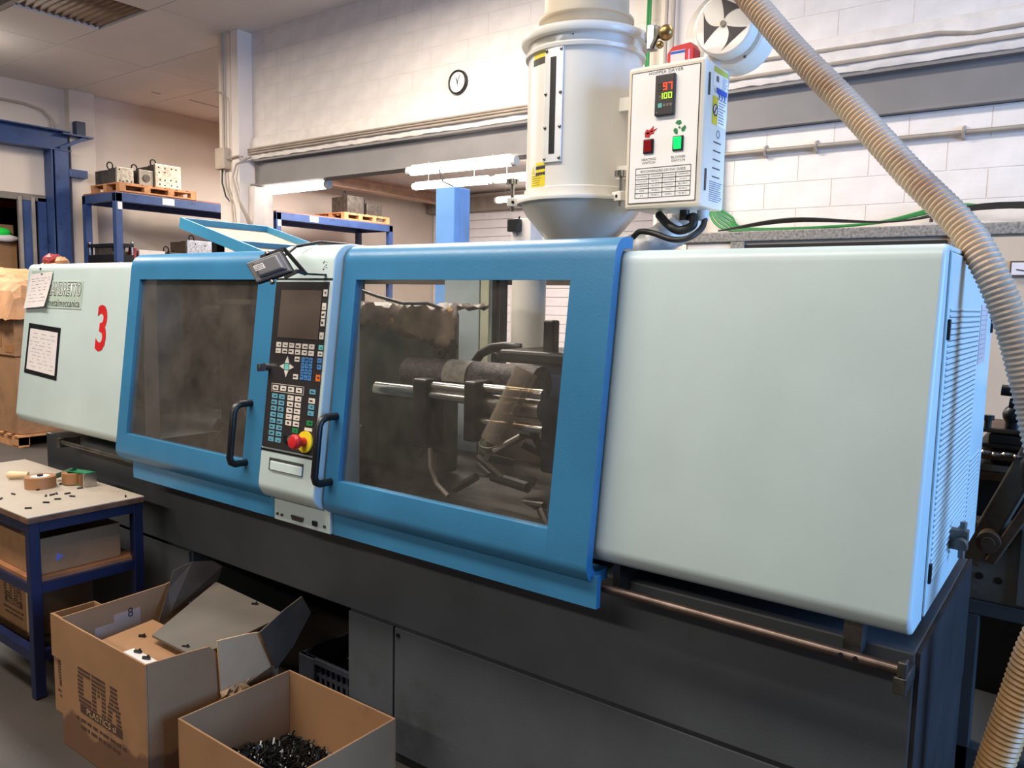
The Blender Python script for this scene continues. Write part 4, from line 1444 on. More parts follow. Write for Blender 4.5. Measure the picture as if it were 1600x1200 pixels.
x, z = bp(1017, 206)
fl = [(-0.018, -0.014), (-0.004, -0.016), (0.000, -0.008), (0.012, -0.006), (0.010, -0.001), (0.022, 0.008), (0.008, 0.004), (0.010, 0.016), (-0.004, 0.004), (-0.012, 0.008), (-0.018, 0.0)]
flat_poly([(x + a, z + b_) for a, b_ in fl], red, 'flame_symbol')
flat_poly([(x - 0.008 + 0.006 * math.cos(a), z - 0.004 + 0.003 * math.sin(a)) for a in [k * math.pi / 4 for k in range(8)]], hop_f, 'flame_symbol')
fl = [(-0.002, -0.002), (0.010, 0.000), (0.004, 0.003)]
flat_poly([(x + a, z + b_) for a, b_ in fl], hop_f, 'flame_symbol')
x, z = bp(1062, 199)
gsym = mat('green_print', (30, 130, 70), 0.5)
for a0 in (95, 215, 335):
    lp = []
    for a, r_ in ((0, 0.007), (30, 0.012), (40, 0.018), (18, 0.021), (-14, 0.020), (-32, 0.014), (-22, 0.009)):
        t_ = math.radians(a0 + a)
        lp.append((x + r_ * math.cos(t_), z + r_ * math.sin(t_)))
    flat_poly(lp, gsym, 'fan_symbol')
flat_poly([(x + 0.0032 * math.cos(a), z + 0.0032 * math.sin(a)) for a in [k * math.pi / 5 for k in range(10)]], gsym, 'fan_symbol')
# drying guide table
tx0, tz1 = bp(994, 263)
tx1, tz0 = bp(1078, 303)
tz1, tz0 = 1.996, 1.910
mb = MB()
L = lambda a, b_, c_, d_: mb.box(a, b_, by0 - 0.0024, by0 - 0.0015, c_, d_)
lw = 0.0007
rows = [tz1 - 0.018, tz1 - 0.0315, tz1 - 0.045, tz1 - 0.0585, tz1 - 0.072]
for z in [tz1] + rows + [tz0]:
    L(tx0, tx1, z - lw, z + lw)
for i, f_ in enumerate((0, 0.25, 0.5, 0.74, 1.0)):
    xx = tx0 + (tx1 - tx0) * f_
    L(xx - lw, xx + lw, tz0, tz1 if i in (0, 4) else rows[0])
obj('guide_table', mb, ink, cbx)
xm = (tx0 + tx1) / 2
text_on('RECOMMENDED DRYING GUIDE', 0.0098, FR(xm, tz1 - 0.010), ink, cbx, sx=1.0)
cells = [['RAW MATERIAL', 'TEMPERATURE', 'RAW MATERIAL', 'TEMPERATURE'], ['POLYSTYRENE', '60~75 C', 'POLYCARBON', '110~120 C'], ['POLYPROPYLENE', '60~75 C', 'POLYAMIDE', '80~100 C'], ['A B S', '70~85 C', 'P V C', '60~70 C'], ['A S', '70~85 C', 'ACRYL', '70~85 C']]
for r_, row in enumerate(cells):
    zc_ = (rows[r_] + (rows[r_ + 1] if r_ < 4 else tz0)) / 2
    for c_, s in enumerate(row):
        f_ = (0.125, 0.375, 0.62, 0.87)[c_]
        text_on(s, 0.0052 if len(s) > 8 else 0.007, FR(tx0 + (tx1 - tx0) * f_, zc_), ink, cbx, sx=0.95 if len(s) > 8 else 1.0)
# side of the box: labels, hinges, vents
SX = bx1 + 0.0006
SB = lambda y0, y1, z0, z1, m, nm, e=0.0006: obj(nm, MB().box(bx1, bx1 + e, y0, y1, z0, z1), m, cbx)
SB(2.215, 2.318, 2.262, 2.278, mat('lime_label', (200, 206, 90), 0.5), 'side_label')
SB(2.213, 2.316, 2.225, 2.262, hop_f, 'side_label')
SB(2.213, 2.250, 2.118, 2.196, yellow, 'side_label', 0.0012)
SB(2.250, 2.316, 2.118, 2.196, hop_f, 'side_label', 0.0012)
SF = lambda y, z, e=0.0014: ((bx1 + e, y, z), (0, 1, 0), (0, 0, 1))
for y in (2.236, 2.246):
    SB(y - 0.003, y + 0.003, 2.238, 2.254, ink, 'side_print', 0.0012)
mb = MB()
for i in range(7):
    mb.box(bx1, bx1 + 0.0012, 2.275, 2.275 + random.uniform(0.02, 0.036), 2.256 - 0.005 * i, 2.2575 - 0.005 * i)
for i in range(9):
    mb.box(bx1, bx1 + 0.0016, 2.256, 2.256 + random.uniform(0.03, 0.055), 2.190 - 0.008 * i, 2.1925 - 0.008 * i)
for i in range(10):
    mb.box(bx1, bx1 + 0.001, 2.215, 2.30 + random.uniform(-0.03, 0.01), 1.955 - 0.006 * i, 1.957 - 0.006 * i)
obj('side_print', mb, mat('grey_blue_ink', (120, 130, 150), 0.6), cbx)['kind'] = 'stuff'
hd = mat('blue_print', (36, 84, 190), 0.5)
hb = MB()
hb.box(bx1, bx1 + 0.0014, 2.238, 2.312, 2.208, 2.222)
for y in (2.248, 2.268, 2.288):
    hb.tube([(bx1 + 0.001, y + 0.012 * math.sin(a), 2.208 - 0.008 + 0.008 * math.cos(a)) for a in [k * math.pi / 8 for k in range(9)]], 0.0016, 5)
obj('side_print', hb, hd, cbx)
text_on('V', 0.02, SF(2.226, 2.21), mat('grey_blue_ink', (120, 130, 150), 0.6), cbx)
cy_, cz_ = 2.232, 2.158
obj('prohibition_ring', MB().lathe([(0.017, 0.0), (0.017, 0.002), (0.0135, 0.002), (0.0135, 0.0)], (bx1 + 0.0004, cy_, cz_), 28, 'x', True), ink, cbx)
obj('prohibition_ring', MB().cyl((bx1, cy_, cz_), (bx1 + 0.0018, cy_, cz_), 0.0136, 24), paper, cbx)
obj('prohibition_bar', MB().bar((bx1 + 0.0022, cy_ - 0.011, cz_ - 0.011), (bx1 + 0.0022, cy_ + 0.011, cz_ + 0.011), 0.0008, 0.0036, up=(0, -1, 1)), ink, cbx)
obj('prohibition_figure', MB().box(bx1 + 0.0018, bx1 + 0.0022, cy_ - 0.0018, cy_ + 0.0018, cz_ - 0.009, cz_ + 0.009), red, cbx)
obj('side_stamp', MB().lathe([(0.012, 0.0), (0.012, 0.001), (0.009, 0.001), (0.009, 0.0)], (bx1, 2.262, 2.106 - 0.012), 24, 'x', True), mat('grey_blue_ink', (120, 130, 150), 0.6), cbx)
for i in range(5):
    z = 2.07 - 0.0245 * i
    obj('vent_slot', MB().box(bx1, bx1 + 0.0012, 2.232, 2.285, z - 0.002, z + 0.001), black, cbx)
for z in (2.19, 1.925):
    obj('hinge', MB().box(bx1 + 0.0, bx1 + 0.004, 2.178, 2.186, z, z + 0.062), steel_d, cbx, bevel=0.001)
obj('cable_gland', MB().cyl((bx1 - 0.03, 2.25, bz0), (bx1 - 0.03, 2.25, bz0 - 0.03), 0.018, 14), mat('pale_gland', (196, 202, 214), 0.4), cbx, True)
obj('cable_gland', MB().cyl((bx1 - 0.075, 2.22, bz0), (bx1 - 0.075, 2.22, bz0 - 0.03), 0.015, 14), black, cbx, True)
obj('box_bracket', MB().box(bx0 - 0.13, bx0 + 0.03, 2.26, 2.30, 1.99, 2.03).box(bx0 - 0.13, bx0 + 0.03, 2.26, 2.30, 2.2, 2.24), hop_w, dry)
T = lambda *p_: [Vector(at(a, b_, y=c_)) for a, b_, c_ in p_]
obj('power_cable', MB().tube(smooth(T((1083, 335, 2.22), (1082, 352, 2.21), (1062, 360, 2.2), (1045, 352, 2.2), (1030, 336, 2.25))), 0.013, 10), cable_b, dry, True)
obj('power_cable', MB().tube(smooth(T((1102, 340, 2.25), (1096, 357, 2.22), (1075, 372, 2.18), (1050, 374, 2.18), (1020, 364, 2.2), (1000, 362, 2.22), (990, 370, 2.25))), 0.009, 10), cable_b, dry, True)

# ---- blower behind the box
BC = Vector(at(1130, 37, y=2.36))
BY = 2.36
blw = obj('blower_drum', MB().lathe([(0.02, 0.0), (0.086, 0.0), (0.092, 0.006), (0.094, 0.05), (0.094, 0.05)], (BC.x, BY, BC.z), 48, 'y'), hop_w, dry, True)
obj('blower_casing', MB().lathe([(0.06, 0.05), (0.112, 0.05), (0.118, 0.056), (0.118, 0.066), (0.118, 0.15), (0.06, 0.155)], (BC.x - 0.005, BY, BC.z), 48, 'y'), hop_w, dry, True)
vol = MB()
vp_ = [(BC.x - 0.02 + (0.118 + 0.035 * (k / 30.0)) * math.cos(math.radians(60 + 9 * k)), BC.z + (0.118 + 0.035 * (k / 30.0)) * math.sin(math.radians(60 + 9 * k))) for k in range(18)]
vp_ += [(BC.x - 0.0, BC.z - 0.118), (BC.x + 0.11, BC.z - 0.03), (BC.x + 0.11, BC.z + 0.05), (BC.x + 0.06, BC.z + 0.10)]
vol.prism(vp_, 'y', BY + 0.062, BY + 0.13)
obj('blower_volute', vol, hop_w, dry, bevel=0.004)
vent_m = mat('vent_dark', (58, 50, 50), 0.5)
for k in range(3):
    base_a = math.radians(60 + 123 * k)
    pts = []
    for u in [i / 8 for i in range(9)]:      # leading edge, curved
        r_ = 0.013 + 0.065 * u
        a = base_a + 0.35 * (1 - u) - 0.66 * u ** 0.75
        pts.append((r_, a))
    for u in [i / 8 for i in range(8, -1, -1)]:
        r_ = 0.013 + 0.065 * u
        a = base_a + 0.35 * (1 - u) + 0.66 * u ** 0.75
        pts.append((r_, a))
    mb = MB()
    n = len(pts)
    vs = [(BC.x + r_ * math.cos(a), BY - 0.0008, BC.z + r_ * math.sin(a)) for r_, a in pts]
    vs += [(p_[0], BY + 0.001, p_[2]) for p_ in vs]
    mb.add(vs, [tuple(range(n)), tuple(range(n, 2 * n))[::-1]] + [(i, (i + 1) % n, n + (i + 1) % n, n + i) for i in range(n)])
    obj('blower_vent', mb, vent_m, blw)
obj('blower_screw', MB().cyl((BC.x, BY - 0.004, BC.z), (BC.x, BY, BC.z), 0.009, 14), steel_d, blw)
for a in (-60, 30, 150, 240):
    obj('blower_screw', MB().ball((BC.x + 0.106 * math.cos(math.radians(a)), BY + 0.049, BC.z + 0.106 * math.sin(math.radians(a))), 0.005, 8), steel_d, blw)
foil = mat('white_foil_wrap', (214, 210, 206), 0.4, 0.3, var=0.12, scale=12, bump=0.3, bscale=25)
dpath = [Vector((BC.x - 0.06, BY + 0.09, BC.z - 0.06)), Vector((BC.x - 0.06, BY + 0.06, 2.1)), Vector(at(1080, 330, y=2.40)), Vector(at(1066, 352, y=2.40)), Vector(at(1038, 371, y=2.36)), Vector(at(1005, 386, y=2.34)), Vector(at(985, 392, y=2.34))]
sm = smooth(dpath, 6)
obj('air_duct', MB().tube(sm, lambda i: 0.050 + 0.002 * math.sin(i * 1.9), 20), foil, dry, True)

# red carton on the control box
q = Vector(at(1063, 92, y=2.24))
t = thing('small_carton', 'small red carton with white label on top of the dryer control box', 'carton', (q.x, 2.25, bz1))
xa, xb = at(1042, 95, y=2.22)[0], at(1083, 95, y=2.22)[0]
obj('carton', MB().prism([(xa, bz1), (xb, bz1), (xb, bz1 + 0.05), (xb - 0.010, bz1 + 0.068), (xa + 0.016, bz1 + 0.064), (xa, bz1 + 0.045)], 'y', 2.22, 2.27), red, t, bevel=0.002)
obj('label', MB().box(xa + 0.012, xb - 0.026, 2.2185, 2.22, bz1 + 0.01, bz1 + 0.05), paper, t)
obj('label', MB().box(xa + 0.012, xb - 0.026, 2.2180, 2.2185, bz1 + 0.041, bz1 + 0.048), hd, t)
obj('label', MB().box(xb - 0.016, xb - 0.010, 2.2185, 2.22, bz1 + 0.005, bz1 + 0.048), mat('pink_print', (220, 150, 180), 0.5), t)


# ================================================================== hoses
def ribbed(name, path, r, rib, m, label):
    pts = []
    P_ = [Vector(p_) for p_ in path]
    # catmull-rom resample
    ext = [P_[0] * 2 - P_[1]] + P_ + [P_[-1] * 2 - P_[-2]]
    raw = []
    for i in range(1, len(ext) - 2):
        for k in range(60):
            u = k / 60
            p0, p1, p2, p3 = ext[i - 1], ext[i], ext[i + 1], ext[i + 2]
            raw.append(0.5 * ((2 * p1) + (p2 - p0) * u + (2 * p0 - 5 * p1 + 4 * p2 - p3) * u * u + (3 * p1 - p0 - 3 * p2 + p3) * u ** 3))
    raw.append(P_[-1])
    step = rib / 4.0
    acc, last = 0.0, raw[0]
    pts = [raw[0]]
    for p_ in raw[1:]:
        while (p_ - last).length >= step:
            last = last + (p_ - last).normalized() * step
            pts.append(last)
    rad = [r * 1.06, r * 1.02, r * 0.93, r * 1.0]
    return tag(obj(name, MB().tube(pts, lambda i: rad[i % 4], 20), m, None, True), label, 'hose')


ribbed('vacuum_hose', [(HX + 0.13, HY, 2.70), (HX + 0.22, HY - 0.01, 2.715), at(1120, -60, y=2.28), at(1175, 2, y=2.26), at(1240, 77, y=2.24), at(1330, 170, y=2.2), at(1419, 268, y=2.15), at(1502, 352, y=2.1), at(1545, 420, y=2.07), at(1578, 500, y=2.07), at(1599, 575, y=2.08), at(1616, 650, y=2.09), at(1638, 760, y=2.08), at(1650, 870, y=2.05)], 0.0335, 0.0125, hose_m, 'thick beige ribbed hose arching from above the dryer down past the end panel')
ribbed('floor_hose', [at(1650, 862, y=2.05), at(1640, 960, y=2.0), at(1612, 1030, y=2.0), at(1588, 1100, y=2.0), at(1565, 1165, y=2.0), at(1545, 1230, y=2.0), at(1530, 1330, y=2.0), (-0.2, 2.0, 0.04)], 0.036, 0.0125, hose_warm_lit, 'ribbed hose tinted amber for warm light in the lower right corner near the floor')
a, b_ = Vector(at(1572, 1180, y=1.99)), Vector(at(1560, 1205, y=1.99))

# ================================================================== blue chute tray and blue post behind the machine
t = thing('chute_tray', 'tilted blue sheet tray with beige floor behind the left door', 'tray', (-3.2, 2.33, 1.72))
teal = mat('chute_teal_paint', (66, 142, 180), 0.4, var=0.05)
ty0, ty1 = 2.1, 2.56
A = Vector((-3.50, 0, 1.955))
B = Vector((-2.72, 0, 1.745))
n_ = Vector((B.z - A.z, 0, -(B.x - A.x))).normalized()
if n_.z < 0:
    n_ = -n_
hgt = 0.045


def slab(mb, p0, p1, y0, y1, h0, h1):
    vs = []
    for y in (y0, y1):
        for p_, h in ((p0, h0), (p1, h0), (p1, h1), (p0, h1)):
            q = p_ + n_ * h
            vs.append((q.x, y, q.z))
    return mb.add(vs, [(0, 1, 2, 3), (7, 6, 5, 4), (0, 4, 5, 1), (1, 5, 6, 2), (2, 6, 7, 3), (3, 7, 4, 0)])


obj('tray_floor', slab(MB(), A, B, ty0, ty1, -0.036, -0.030), mat('beige_board', (176, 152, 124), 0.7), t)
obj('side_wall', slab(MB(), A, B, ty0 - 0.012, ty0, -0.05, hgt - 0.045), teal, t)
obj('side_wall', slab(MB(), A, B, ty1, ty1 + 0.012, -0.05, hgt - 0.045), teal, t)
d_ = (B - A).normalized()
obj('end_wall', slab(MB(), A, A + d_ * 0.012, ty0, ty1, -0.05, 0.0), teal, t)
obj('cross_rail', slab(MB(), A + d_ * 0.43, A + d_ * 0.44, ty0, ty1, -0.03, -0.005), blue, t)
for x, za, zb in ((-2.78, 1.56, 1.74), (-3.3, 1.58, 1.86)):
    for y in (2.12, 2.50):
        obj('leg', MB().box(x, x + 0.04, y, y + 0.04, za, zb), blackm, t)
x0, x1 = at(681, 300, y=4.5)[0], at(710, 300, y=4.5)[0]
yd = at(735, 300, x=x1)[1]
zt_ = at(710, 291, y=4.5)[2]
t = thing('steel_post', 'square pale blue steel post standing behind the machine left of the dryer', 'post', ((x0 + x1) / 2, 4.6, 0))
pbl = mat('pale_blue_paint', (112, 158, 214), 0.42, var=0.05)
obj('post', MB().box(x0, x1, 4.5, yd, 0.02, zt_), pbl, t, bevel=0.006)
obj('base_plate', MB().box(x0 - 0.06, x1 + 0.06, 4.44, yd + 0.06, 0, 0.02), pbl, t)
obj('cover_strip', MB().box(x1, x1 + 0.004, 4.56, yd - 0.06, 0.1, zt_ - 0.02), pbl, t)
obj('top_cable', MB().tube([(x0 + 0.12, 4.6, zt_), (x0 + 0.08, 4.6, zt_ + 0.02), (x0 - 0.02, 4.6, zt_ + 0.06), (x0 - 0.08, 4.62, zt_ + 0.16)], 0.006, 8), cable_b, t, True)
# ================================================================== racks along the left wall
shelf_wood = mat('shelf_board', (150, 100, 74), 0.8, var=0.15)
white_tag = mat('white_tag', (228, 226, 224), 0.7)


def rack(y0, y1, label):
    t = thing('storage_rack', label, 'rack', (-12.7, (y0 + y1) / 2, 0), 'storage racks along the left wall')
    for x in (-13.2, -12.25):
        for y in (y0, y1 - 0.1):
            obj('upright', MB().box(x, x + 0.1, y, y + 0.1, 0, 3.1), navy, t)
    for zt in (3.115, 2.04):
        obj('beam', MB().box(-12.22, -12.15, y0, y1, zt - 0.14, zt), navy, t, bevel=0.006)
        obj('beam', MB().box(-13.2, -13.13, y0, y1, zt - 0.14, zt), navy, t, bevel=0.006)
        for y in (y0, y1 - 0.06):
            obj('cross_beam', MB().box(-13.13, -12.22, y, y + 0.06, zt - 0.13, zt - 0.005), navy, t)
        obj('shelf_board', MB().box(-13.18, -12.17, y0 + 0.01, y1 - 0.01, zt, zt + 0.02), shelf_wood, t)
    for y, z in ((y0 + 0.03, 2.86), (y0 + 0.03, 1.95)):
        obj('label_card', MB().box(-12.149, -12.145, y, y + 0.07, z, z + 0.11), white_tag, t)
    obj('label_card', MB().box(-12.15, -12.145, y0 + 0.75, y0 + 0.95, 3.0, 3.1), white_tag, t)
    return t


rack(6.2, 9.05, 'blue storage rack bay left of the end pillar')
rack(9.12, 12.05, 'blue storage rack bay seen through the opening right of the end pillar')


def pallet(x0, x1, y0, y1, z, label, along='y'):
    """three runners along y, boards across; face with pockets towards +x"""
    t = thing('pallet', label, 'pallet', ((x0 + x1) / 2, (y0 + y1) / 2, z), 'wooden pallets')
    n = 7
    w = (y1 - y0) / (n * 1.25)
    for i in range(n):
        y = y0 + (y1 - y0 - w) * i / (n - 1)
        obj('deck_board', MB().box(x0, x1, y, y + w, z + 0.116, z + 0.136), wood, t)
    nb = 4
    bw = 0.1
    for i in range(nb):
        y = y0 + (y1 - y0 - bw) * i / (nb - 1)
        for x in (x0, (x0 + x1) / 2 - 0.05, x1 - 0.1):
            obj('block', MB().box(x, x + 0.1, y, y + bw, z + 0.022, z + 0.096), wood, t)
    for x in (x0, (x0 + x1) / 2 - 0.05, x1 - 0.1):
        obj('stringer_board', MB().box(x, x + 0.1, y0, y1, z + 0.096, z + 0.116), wood, t)
        obj('bottom_board', MB().box(x, x + 0.1, y0, y1, z, z + 0.022), wood, t)
    return t


pallet(-13.05, -12.16, 6.27, 7.55, 3.135, 'wooden pallet on the top of the left rack carrying three steel moulds')
pallet(-13.05, -12.18, 10.75, 11.98, 3.135, 'wooden pallet on the rack seen through the opening')
steel_p = mat('scratched_mould_steel', (196, 184, 164), 0.38, 0.7, var=0.25, scale=22)
steel_q = mat('dark_mould_steel', (96, 88, 80), 0.45, 0.6, var=0.3, scale=14)


def mould(x0, x1, y0, y1, z0, z1, label, m=steel_p, m2=steel_q, ring_=True, holes=8, hook=True):
    t = thing('steel_mould', label, 'mould', ((x0 + x1) / 2, (y0 + y1) / 2, z0), 'steel moulds on the racks')
    xm = x0 + (x1 - x0) * 0.6
    obj('plate', MB().box(x0, xm, y0 + 0.02, y1 - 0.02, z0, z1 - 0.02), m2, t, bevel=0.006)
    obj('plate', MB().box(xm, x1 - 0.05, y0 + 0.01, y1 - 0.01, z0, z1 - 0.01), m2, t, bevel=0.006)
    obj('face_plate', MB().box(x1 - 0.048, x1, y0, y1, z0, z1), m, t, bevel=0.006)
    rnd = random.Random(int((y0 + z1) * 1000))
    for i in range(holes):
        y = y0 + (y1 - y0) * ((0.16, 0.39, 0.62, 0.84)[i % 4] + rnd.uniform(-0.03, 0.03))
        z = z0 + (z1 - z0) * ((0.14, 0.85, 0.35, 0.66)[(i // 4) % 4] + rnd.uniform(-0.03, 0.03))
        obj('hole', MB().cyl((x1 - 0.004, y, z), (x1 + 0.001, y, z), 0.014, 10), black, t)
    if ring_:
        cy, cz = (y0 + y1) / 2, (z0 + z1) / 2
        obj('locating_ring', MB().cyl((x1, cy, cz), (x1 + 0.012, cy, cz), min(0.07, (y1 - y0) * 0.25), 20), steel_q, t, True)
    if hook:
        cy = y0 + (y1 - y0) * 0.3
        xx = (x0 + x1) / 2
        obj('eye_bolt', MB().tube([(xx, cy + 0.045 * math.cos(a), z1 + 0.05 + 0.055 * math.sin(a)) for a in [2 * math.pi * k / 14 for k in range(14)]], 0.011, 8, closed=True), blackm, t, True)
        obj('connector', MB().cyl((xx - 0.08, cy + 0.1, z1 - 0.01), (xx - 0.08, cy + 0.1, z1 + 0.04), 0.012, 8).cyl((xx, y1 - 0.05, z1 - 0.01), (xx, y1 - 0.05, z1 + 0.05), 0.01, 8), blackm, t)
    return t


ZP = 3.271
mould(-13.0, -12.28, 6.30, 6.56, ZP, ZP + 0.24, 'long dark mould with bright slotted end plate at the left end of the pallet', steel_p, steel_q, False, 5)
mould(-12.85, -12.3, 6.66, 6.895, ZP, ZP + 0.25, 'squat mould with round locating ring in the middle of the pallet', mat('dull_mould_face', (150, 140, 126), 0.45, 0.6, var=0.15), steel_q, True, 0)
mould(-12.85, -12.26, 6.905, 7.34, ZP, ZP + 0.37, 'tallest mould with drilled bright face at the right end of the pallet', steel_p, steel_q, False, 14)
mould(-12.85, -12.35, 10.98, 11.42, ZP, ZP + 0.36, 'grey mould on the pallet through the opening, the left one', steel_q, steel_q, False, 0)
mould(-12.85, -12.35, 11.5, 11.92, ZP, ZP + 0.26, 'lower grey mould on the pallet through the opening, the right one', steel_q, steel_q, False, 0)
ZL = 2.06
mould(-12.9, -12.4, 6.68, 7.12, ZL, ZL + 0.22, 'low white plated mould on the middle shelf of the left rack', mat('white_mould', (210, 204, 198), 0.5), steel_q, False, 2, False)
mould(-12.9, -12.4, 7.2, 7.46, ZL, ZL + 0.21, 'dark mould with large lifting ring on the middle shelf', steel_q, steel_q, False, 0)
mould(-12.9, -12.35, 7.48, 8.3, ZL, ZL + 0.43, 'brown sided drilled mould on the middle shelf beneath the blue tray', mat('galvanised_mould', (176, 176, 182), 0.4, 0.7, var=0.3, scale=30), mat('brown_mould_side', (104, 88, 72), 0.5, 0.4), False, 8)
t = thing('mould_frame', 'black steel mould frame with chrome guide pillars on the middle shelf', 'frame', (-12.65, 6.36, ZL))
for x, y in ((-13.08, 6.24), (-12.22, 6.47), (-12.22, 6.24)):
    obj('guide_pillar', MB().cyl((x, y, ZL), (x, y, ZL + 0.3), 0.018, 12).ball((x, y, ZL + 0.31), 0.024, 10), steel, t, True)
obj('top_plate', MB().box(-13.1, -12.2, 6.22, 6.49, ZL + 0.24, ZL + 0.29), blackm, t)
obj('base_plate', MB().box(-13.1, -12.2, 6.22, 6.49, ZL, ZL + 0.12), blackm, t)
obj('side_plate', MB().box(-12.95, -12.4, 6.25, 6.46, ZL + 0.12, ZL + 0.24), steel_q, t)
obj('red_cap', MB().cyl((-12.4, 6.55, ZL + 0.02), (-12.38, 6.57, ZL + 0.24), 0.06, 14), mat('dark_red', (140, 40, 44), 0.5), t, True)

# ================================================================== blue portal frame and doorway at the far left
t = thing('portal_frame', 'navy steel portal frame with beam across the doorway at the left wall', 'frame', (XL + 0.2, 5.4, 0))
mb = MB()
mb.prism([(XL + 0.02, 3.80), (XL + 0.3, 3.80), (XL + 0.3, 3.82), (XL + 0.17, 3.82), (XL + 0.17, 4.10), (XL + 0.3, 4.10), (XL + 0.3, 4.12), (XL + 0.02, 4.12), (XL + 0.02, 4.10), (XL + 0.15, 4.10), (XL + 0.15, 3.82), (XL + 0.02, 3.82)], 'y', 3.0, 6.15)
obj('beam', mb, navy, t)
mb = MB()
mb.prism([(XL + 0.02, 5.85), (XL + 0.28, 5.85), (XL + 0.28, 5.87), (XL + 0.16, 5.87), (XL + 0.16, 6.09), (XL + 0.28, 6.09), (XL + 0.28, 6.11), (XL + 0.02, 6.11), (XL + 0.02, 6.09), (XL + 0.14, 6.09), (XL + 0.14, 5.87), (XL + 0.02, 5.87)], 'z', 0, 3.8)
obj('column', mb, navy, t)
obj('column_plate', MB().box(XL + 0.25, XL + 0.285, 5.9, 6.1, 0, 3.8), navy, t)
obj('bracket', MB().bar((XL + 0.2, 6.0, 3.84), (XL + 0.22, 6.42, 4.07), 0.12, 0.05), navy, t)
obj('bracket', MB().box(XL + 0.1, XL + 0.32, 6.02, 6.5, 4.06, 4.085), navy, t)
obj('bracket', MB().box(XL + 0.16, XL + 0.3, 6.24, 6.38, 4.085, 4.3), mat('dark_navy', (40, 52, 78), 0.5), t)
obj('bracket', MB().box(XL + 0.16, XL + 0.28, 6.1, 6.4, 3.42, 3.54), navy, t)
for y in (5.43, 5.62):
    obj('guide_rail', MB().box(XL + 0.02, XL + 0.08, y, y + 0.05, 0, 3.05), mat('galvanised_rail', (158, 148, 138), 0.5, 0.4), t)
obj('guide_post', MB().box(XL + 0.0, XL + 0.05, 5.47, 5.62, 0, 3.05), navy, t)
obj('guide_post', MB().box(XL + 0.0, XL + 0.06, 5.72, 5.84, 0, 3.05), navy, t)
obj('door_header', MB().box(XL - 0.05, XL + 0.06, 3.0, 5.84, 3.0, 3.1), mat('dull_header', (120, 112, 104), 0.7), t)
tag(obj('conduit_run', MB().tube([(XL + 0.03, 3.5, 4.48), (XL + 0.03, 5.6, 4.47), (XL + 0.03, 5.85, 4.42), (XL + 0.03, 5.98, 4.3), (XL + 0.03, 6.0, 4.12)], 0.02, 8), conduit, None, True), 'conduit bending down the left wall above the navy beam', 'conduit')


def carton(x0, x1, y0, y1, z0, z1, label, m=card, closed=True, tape=True, group=None):
    t = thing('carton', label, 'carton', ((x0 + x1) / 2, (y0 + y1) / 2, z0), group)
    obj('body', MB().box(x0, x1, y0, y1, z0, z1), m, t, bevel=0.008)
    ym = (y0 + y1) / 2
    if tape:
        obj('tape', MB().box(x0 - 0.001, x1 + 0.001, ym - 0.025, ym + 0.025, z1, z1 + 0.001).box(x1, x1 + 0.0012, ym - 0.025, ym + 0.025, z1 - 0.1, z1), mat('brown_tape', (160, 112, 72), 0.35), t)
    return t


# cartons and cage in the unlit store
carton(-14.9, -14.2, 4.9, 5.62, 1.9, 2.42, 'wide brown carton second from top of the stack in the doorway', card, group='cartons stacked in the doorway')
carton(-14.85, -14.2, 4.92, 5.58, 2.44, 2.64, 'flat brown carton on top of the doorway stack', card, tape=False, group='cartons stacked in the doorway')
carton(-14.95, -14.2, 4.9, 5.64, 1.35, 1.88, 'brown carton third from top of the stack in the doorway', card, group='cartons stacked in the doorway')
carton(-14.95, -14.2, 4.9, 5.64, 0.0, 1.33, 'tall lowest carton of the stack in the doorway', card, group='cartons stacked in the doorway')
t = thing('sack', 'bright green and white sack lying on the doorway cartons', 'sack', (-14.18, 5.42, 2.43))
grn = mat('fluorescent_green', (40, 230, 80), 0.5)
obj('green_film', MB().ball((-14.12, 5.36, 2.51), 0.12, 12, (0.4, 1.3, 0.6)), grn, t, True)
obj('white_film', MB().ball((-14.12, 5.42, 2.42), 0.12, 12, (0.4, 1.7, 0.5)), paper, t, True)
t = thing('wire_cage', 'dark wire mesh cage beside the doorway cartons', 'cage', (-14.1, 5.83, 0))
mb = MB()
for i in range(12):
    mb.cyl((-14.1, 5.66 + 0.03 * i, 0.0), (-14.1, 5.66 + 0.03 * i, 2.5), 0.004, 5)
for i in range(30):
    mb.cyl((-14.1, 5.65, 1.4 + 0.037 * i), (-14.1, 6.0, 1.4 + 0.037 * i), 0.004, 5)
obj('mesh', mb, mat('galvanised_wire', (110, 112, 110), 0.5, 0.5), t)
t = thing('store_rack', 'orange beamed storage rack deep inside the dark doorway', 'rack', (-16.5, 5, 0))
oran = mat('orange_rack', (160, 70, 40), 0.6)
for z in (1.6, 2.35, 3.1):
    obj('beam', MB().box(-16.3, -16.2, 2.5, 7.5, z, z + 0.12), oran, t)
for y in (2.6, 4.6, 6.6):
    obj('upright', MB().box(-16.35, -16.2, y, y + 0.1, 0, 3.7), mat('rack_upright', (60, 66, 92), 0.6), t)
carton(-16.8, -16.3, 4.8, 5.5, 2.47, 2.9, 'plain carton on the orange rack inside the doorway', card, tape=False)
tag(obj('green_box', MB().box(-16.8, -16.28, 5.75, 6.15, 2.47, 2.95), mat('green_bin', (40, 190, 70), 0.5), bevel=0.02), 'green plastic box on the orange rack inside the doorway', 'box')

